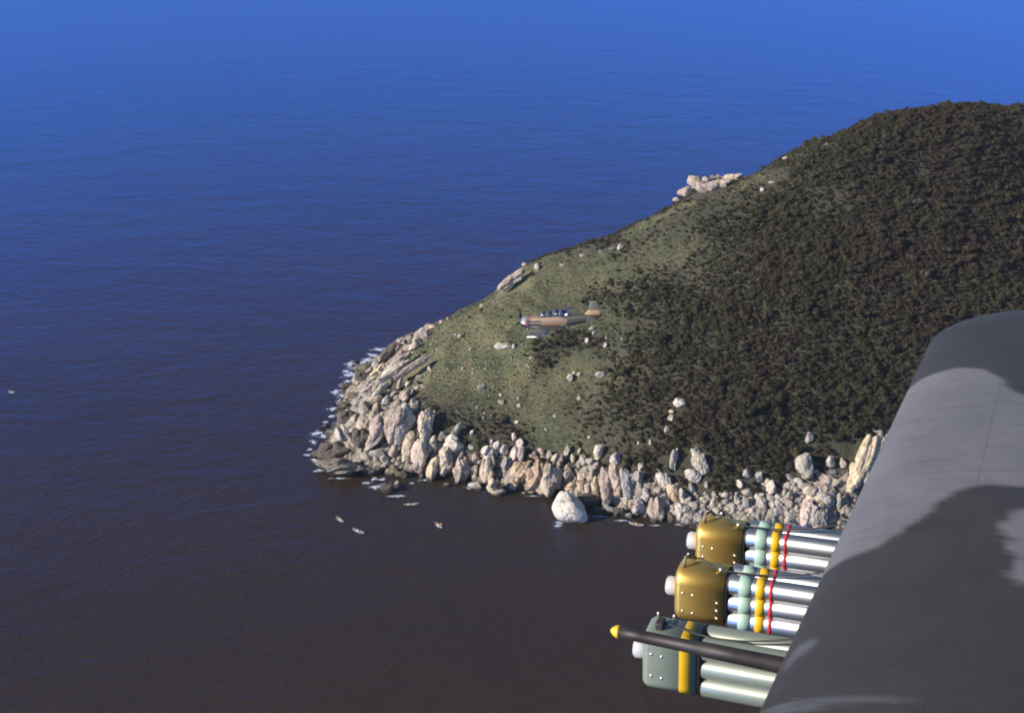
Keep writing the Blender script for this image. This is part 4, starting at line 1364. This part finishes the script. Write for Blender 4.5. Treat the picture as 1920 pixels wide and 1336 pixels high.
def wing_skin_material():
    t = NT('wing_paint')
    tc = t.n('TexCoord').outputs['Object']
    s = t.n('SeparateColor', ins={'Color': t.n('VertexColor', layer_name='paint').outputs['Color']})
    m = t.n('Mapping', ins={'Vector': tc, 'Scale': (3.0, 26.0, 3.0)}).outputs[0]
    st = t.noise(m, 1.6, 6, 0.7)
    bl = t.noise(tc, 3.0, 5, 0.6)
    fine = t.noise(tc, 70.0, 4, 0.7)
    pale = t.ramp(bl, [(0.3, (0.116, 0.112, 0.116)), (0.7, (0.152, 0.145, 0.148))])
    dark = t.ramp(bl, [(0.3, (0.027, 0.0225, 0.0205)), (0.7, (0.041, 0.0345, 0.031))])
    col = t.mix(s.outputs['Red'], dark, pale)
    col = t.mix(t.mapr(st, 0.52, 0.75, 0, 0.45), col, (0.042, 0.038, 0.036))
    col = t.mix(t.math('MULTIPLY', s.outputs['Green'], t.mapr(st, 0.3, 0.6, 0.25, 0.8)), col, (0.095, 0.097, 0.105))
    # panel seams: a chordwise one every 0.62 m and two along the span
    sp = t.n('SeparateXYZ', ins={'Vector': tc})
    fy = t.math('ABSOLUTE', t.math('SUBTRACT', t.math('FRACT', t.math('DIVIDE', t.math('ADD', sp.outputs['Y'], 10.0), 0.62)), 0.5))
    s1 = t.mapr(fy, 0.0, 0.006, 1.0, 0.0)
    sw = t.math('ADD', sp.outputs['X'], t.math('MULTIPLY', sp.outputs['Y'], -0.10))
    s2 = t.mapr(t.math('ABSOLUTE', t.math('SUBTRACT', sw, 0.21)), 0.0, 0.004, 1.0, 0.0)
    seam = t.math('MAXIMUM', s1, s2)
    col = t.mix(t.math('MULTIPLY', seam, 0.35), col, (0.02, 0.018, 0.017))
    spk = t.noise(t.n('Mapping', ins={'Vector': tc, 'Scale': (4.0, 22.0, 4.0)}).outputs[0], 3.2, 3, 0.6)
    col = t.mix(t.mapr(spk, 0.72, 0.76, 0, 0.35), col, (0.16, 0.155, 0.155))
    t.p.inputs['Specular IOR Level'].default_value = 0.45
    return t.set(Base_Color=col, Roughness=t.mapr(fine, 0.2, 0.8, 0.48, 0.60), Normal=t.bump(t.math('ADD', fine, t.math('MULTIPLY', bl, 2.0)), 0.25, 0.004))
WSKIN = wing_skin_material()
own = empty('aircraft_wing')
own.matrix_world = AIR4
tag(own, 'grey and dark camouflaged aircraft wing with rounded tip filling the lower right corner', 'wing')
skin = link('wing_skin', wmesh, WSKIN, own)
tip = link('tip_cap', tmesh, WSKIN, own)
link('tip_rib', rmesh, DARKM, tip)

# wing gun: dark barrel with a yellow muzzle cap
GY = 3.14
def at_side(px, py, yr):
    d = aray(px, py)
    return d * (-yr / d.y)
tipb = at_side(1147, 1181, GY)
BAR = plain('gun_metal', (0.030, 0.024, 0.020), 0.55, 0.3, 0.25, 12)
YEL = plain('yellow_paint', (0.72, 0.42, 0.02), 0.45, 0, 0.12, 20)
xx = tipb.x
prof = [(-.022, .0195), (-.10, .0205), (-.30, .0215), (-.302, .0245), (-.42, .0255), (-.60, .028), (-.95, .031)]
gz = lambda dx: tipb.z + dx * 0.035
gun = link('gun_barrel', bm_mesh('gun_barrel', loft([[Vector((xx + a, -GY + r * math.cos(2 * math.pi * i / 20), gz(a) + r * math.sin(2 * math.pi * i / 20))) for i in range(20)] for a, r in prof])), BAR, own)
capp = [(.004, .003), (.0, .009), (-.008, .016), (-.018, .0215), (-.024, .0225), (-.028, .020)]
link('muzzle_cap', bm_mesh('muzzle_cap', loft([[Vector((xx + a, -GY + r * math.cos(2 * math.pi * i / 20), gz(a) + r * math.sin(2 * math.pi * i / 20))) for i in range(20)] for a, r in capp])), YEL, gun)

# ------------------------------------------------------------------ tube dispensers slung under the wing
def metal(name, col, rough, metallic, streak=0.25, scale=6.0, spots=None):
    t = NT(name)
    tc = t.n('TexCoord').outputs['Object']
    m = t.n('Mapping', ins={'Vector': tc, 'Scale': (1.0, 7.0, 7.0)}).outputs[0]
    a = t.noise(m, scale, 5, 0.6)
    b = t.noise(tc, 30, 4, 0.6)
    c = t.mix(t.mapr(a, 0.4, 0.75, 0, streak), col, tuple(x * 0.55 for x in col))
    c = t.mix(t.mapr(b, 0.6, 0.8, 0, 0.3), c, tuple(x * 0.6 for x in col))
    t.set(Base_Color=c, Metallic=metallic, Roughness=t.mapr(a, 0.2, 0.8, rough * 0.8, rough * 1.25), Normal=t.bump(b, 0.12, 0.002))
    return t.m
SILVER = metal('bare_aluminium', (0.33, 0.335, 0.335), 0.42, 0.92)
TUBEG = metal('green_grey_tube', (0.20, 0.22, 0.175), 0.44, 0.35)
GOLD = metal('gold_anodised', (0.82, 0.50, 0.12), 0.44, 0.82)
PALEG = metal('pale_green_paint', (0.225, 0.255, 0.20), 0.36, 0.1)
MINT = plain('mint_band', (0.36, 0.50, 0.41), 0.45, 0, 0.06, 10)
YBAND = plain('yellow_band', (0.74, 0.43, 0.015), 0.42, 0, 0.08, 10)
RBAND = plain('red_band', (0.55, 0.035, 0.045), 0.45, 0, 0.08, 10)
PLUG = plain('white_plug', (0.44, 0.43, 0.41), 0.40, 0, 0.05, 10)
BOLT = metal('bolt_head', (0.72, 0.66, 0.52), 0.3, 0.8)
CABLE = plain('dark_cable', (0.035, 0.028, 0.025), 0.6)
TAPE = plain('tan_tape', (0.20, 0.17, 0.11), 0.7, 0, 0.2, 40)
TD, TPY, TPZ = 0.083, 0.0835, 0.0745
def rbox(x0, x1, hw, hh, rc, rf, n=6):
    """block along x with rounded long edges (rc) and a rounded front end (rf)"""
    rings = []
    def sec(x, ins):
        pts = []
        w, h = hw - ins, hh - ins
        r = max(rc - ins, 0.004)
        for qx, qz, a0 in ((1, 1, 0), (-1, 1, 90), (-1, -1, 180), (1, -1, 270)):
            for k in range(n + 1):
                a = R(a0 + 90 * k / n)
                pts.append(Vector((x, qx * (w - r) + r * math.cos(a), qz * (h - r) + r * math.sin(a))))
        return pts
    for k in range(7):
        a = math.pi / 2 * k / 6
        rings.append(sec(x1 - rf * (1 - math.sin(a)) if False else x1 - rf + rf * math.cos(a), rf * (1 - math.sin(a))))
    rings.append(sec(x0, 0))
    return loft(rings)
def cyl(x0, x1, r, cy, cz, n=28, lip=0.006):
    pr = [(x1, r - lip), (x1 - lip, r), (x0, r)]
    return loft([[Vector((a, cy + b * math.cos(2 * math.pi * i / n), cz + b * math.sin(2 * math.pi * i / n))) for i in range(n)] for a, b in pr])
SITES = [(3.499, 0.938, -2.335), (3.972, 0.930, -2.333), (4.380, 0.933, -2.334)]
def dispenser(site, label, blockm, tubem, bands, gold):
    RC_ = 0.056 if gold else 0.036
    yr, xn, zn = site
    root = empty('tube_dispenser')
    root.matrix_world = AIR4 @ Matrix.Translation((xn, -yr, zn))
    tag(root, label, 'dispenser', 'tube dispensers under the wing')
    # nose plug tip is the origin
    pl = link('nose_plug', bm_mesh('nose_plug', cyl(-0.06, 0.0, 0.038, 0, 0.004, 28, 0.008)), PLUG, root)
    xb1, xb0 = -0.046, -0.246
    blk = link('nose_block', bm_mesh('nose_block', rbox(xb0, xb1, 0.0835, 0.1135, RC_, 0.030, 10)), blockm, root)
    link('gap_plate', bm_mesh('gap_plate', rbox(xb0 - 0.016, xb0 + 0.004, 0.079, 0.109, RC_ - 0.003, 0.003, 10)), CABLE, blk)
    xt1, xt0 = xb0 - 0.010, -2.05
    for iy in (1, -1):
        for iz in (1, 0, -1):
            cy, cz = iy * TPY / 2, iz * TPZ
            tb = link('tube', bm_mesh('tube', cyl(xt0, xt1, TD / 2, cy, cz, 28, 0.012)), tubem, root)
            for x0, x1, mat, nm in bands:
                o = link(nm, bm_mesh(nm, cyl(xt1 - x1, xt1 - x0, TD / 2 + 0.0010, cy, cz, 28, 0.0006)), mat, tb)
    if not gold:
        bm = rbox(xb0 + 0.020, xb0 + 0.060, 0.0848, 0.1148, RC_ + 0.0012, 0.0005, 10)
        link('yellow_band', bm_mesh('yellow_band', bm), YBAND, blk)
    # bolts on the near and far side
    spots = [(-0.084, 0.025), (-0.125, 0.022), (-0.084, -0.055), (-0.125, -0.058), (-0.222, 0.004), (-0.222, -0.030), (-0.222, -0.064)] if gold else [(-0.084, 0.040), (-0.122, 0.037), (-0.084, -0.050), (-0.122, -0.053)]
    for sg in (1, -1):
        for bx, bz in spots:
            bm = bmesh.new()
            bmesh.ops.create_uvsphere(bm, u_segments=10, v_segments=6, radius=0.0062)
            bmesh.ops.scale(bm, vec=(1, 0.6, 1), verts=bm.verts)
            bmesh.ops.translate(bm, vec=(bx, sg * 0.0835, bz), verts=bm.verts)
            link('bolt', bm_mesh('bolt', bm), BOLT, blk)
    for bx, by in ((-0.075, -0.055), (-0.135, -0.055)):
        link('stud', bm_mesh('stud', loft(tube_pts([(bx, by, 0.11), (bx, by, 0.132)], 0.0042, 8))), BOLT, blk)
    # arming hook and its cable on the top
    if gold:
        hook = [(-0.078, 0.030, 0.108), (-0.076, 0.026, 0.138), (-0.080, 0.005, 0.146), (-0.095, -0.028, 0.142), (-0.108, -0.040, 0.120)]
        link('hook', bm_mesh('hook', loft(tube_pts(hook, 0.0075, 10))), TAPE, root)
        path = [(-0.108, -0.040, 0.122), (-0.145, -0.030, 0.124), (-0.185, 0.000, 0.119), (-0.225, 0.022, 0.121), (-0.30, 0.026, 0.122), (-0.42, 0.022, 0.128), (-0.55, 0.012, 0.150), (-0.75, 0.0, 0.21)]
        link('stud', bm_mesh('stud', loft(tube_pts([(-0.222, 0.022, 0.108), (-0.222, 0.022, 0.128)], 0.007, 10))), BOLT, blk)
    else:
        link('socket', bm_mesh('socket', box_bm(-0.100, 0.010, 0.124, 0.030, 0.052, 0.030, 0.005)), CABLE, root)
        path = [(-0.110, 0.005, 0.128), (-0.17, 0.014, 0.124), (-0.245, 0.028, 0.119), (-0.33, 0.036, 0.122), (-0.45, 0.034, 0.135), (-0.60, 0.020, 0.17), (-0.75, 0.0, 0.22)]
    # smooth the cable
    sm = []
    for k in range(len(path) - 1):
        p0, p1, p2, p3 = (Vector(path[max(0, k - 1)]), Vector(path[k]), Vector(path[k + 1]), Vector(path[min(len(path) - 1, k + 2)]))
        for q in range(6):
            u = q / 6
            sm.append(0.5 * ((2 * p1) + (p2 - p0) * u + (2 * p0 - 5 * p1 + 4 * p2 - p3) * u * u + (3 * p1 - p0 - 3 * p2 + p3) * u ** 3))
    sm.append(Vector(path[-1]))
    link('cable', bm_mesh('cable', loft(tube_pts(sm, 0.0035, 8))), CABLE, root)
    # hanger between tubes and wing
    top = ZW(yr) - zn - 0.02
    link('pylon', bm_mesh('pylon', box_bm(-1.25, 0, (0.10 + top) / 2, 0.62, 0.06, top - 0.10, 0.02)), WSKIN_P, root)
    return root
WSKIN_P = plain('pylon_paint', (0.12, 0.115, 0.115), 0.6)
BANDS = [(0.047, 0.096, MINT, 'mint_band'), (0.113, 0.148, YBAND, 'yellow_band'), (0.164, 0.178, RBAND, 'red_band')]
dispenser(SITES[0], 'pale grey-green dispenser with one yellow band, nearest the gun barrel', PALEG, TUBEG, [], False)
dispenser(SITES[1], 'gold-nosed silver tube dispenser in the middle of the three', GOLD, SILVER, BANDS, True)
dispenser(SITES[2], 'gold-nosed silver tube dispenser farthest out, against the rocky shore', GOLD, SILVER, BANDS, True)

# ------------------------------------------------------------------ thin sea haze
def haze_box():
    bm = box_bm(0, 5000, 145, 56000, 66000, 420)          # z from -65 to 355
    o = link('haze', bm_mesh('haze', bm, False))
    m = bpy.data.materials.new('haze_air')
    m.use_nodes = True
    nt = m.node_tree
    nt.nodes.remove(nt.nodes['Principled BSDF'])
    v = nt.nodes.new('ShaderNodeVolumePrincipled')
    v.inputs['Color'].default_value = (0.62, 0.68, 0.95, 1)
    v.inputs['Density'].default_value = 0.000036
    nt.links.new(v.outputs[0], nt.nodes['Material Output'].inputs['Volume'])
    o.data.materials.append(m)
    tag(o, kind='stuff')
haze_box()
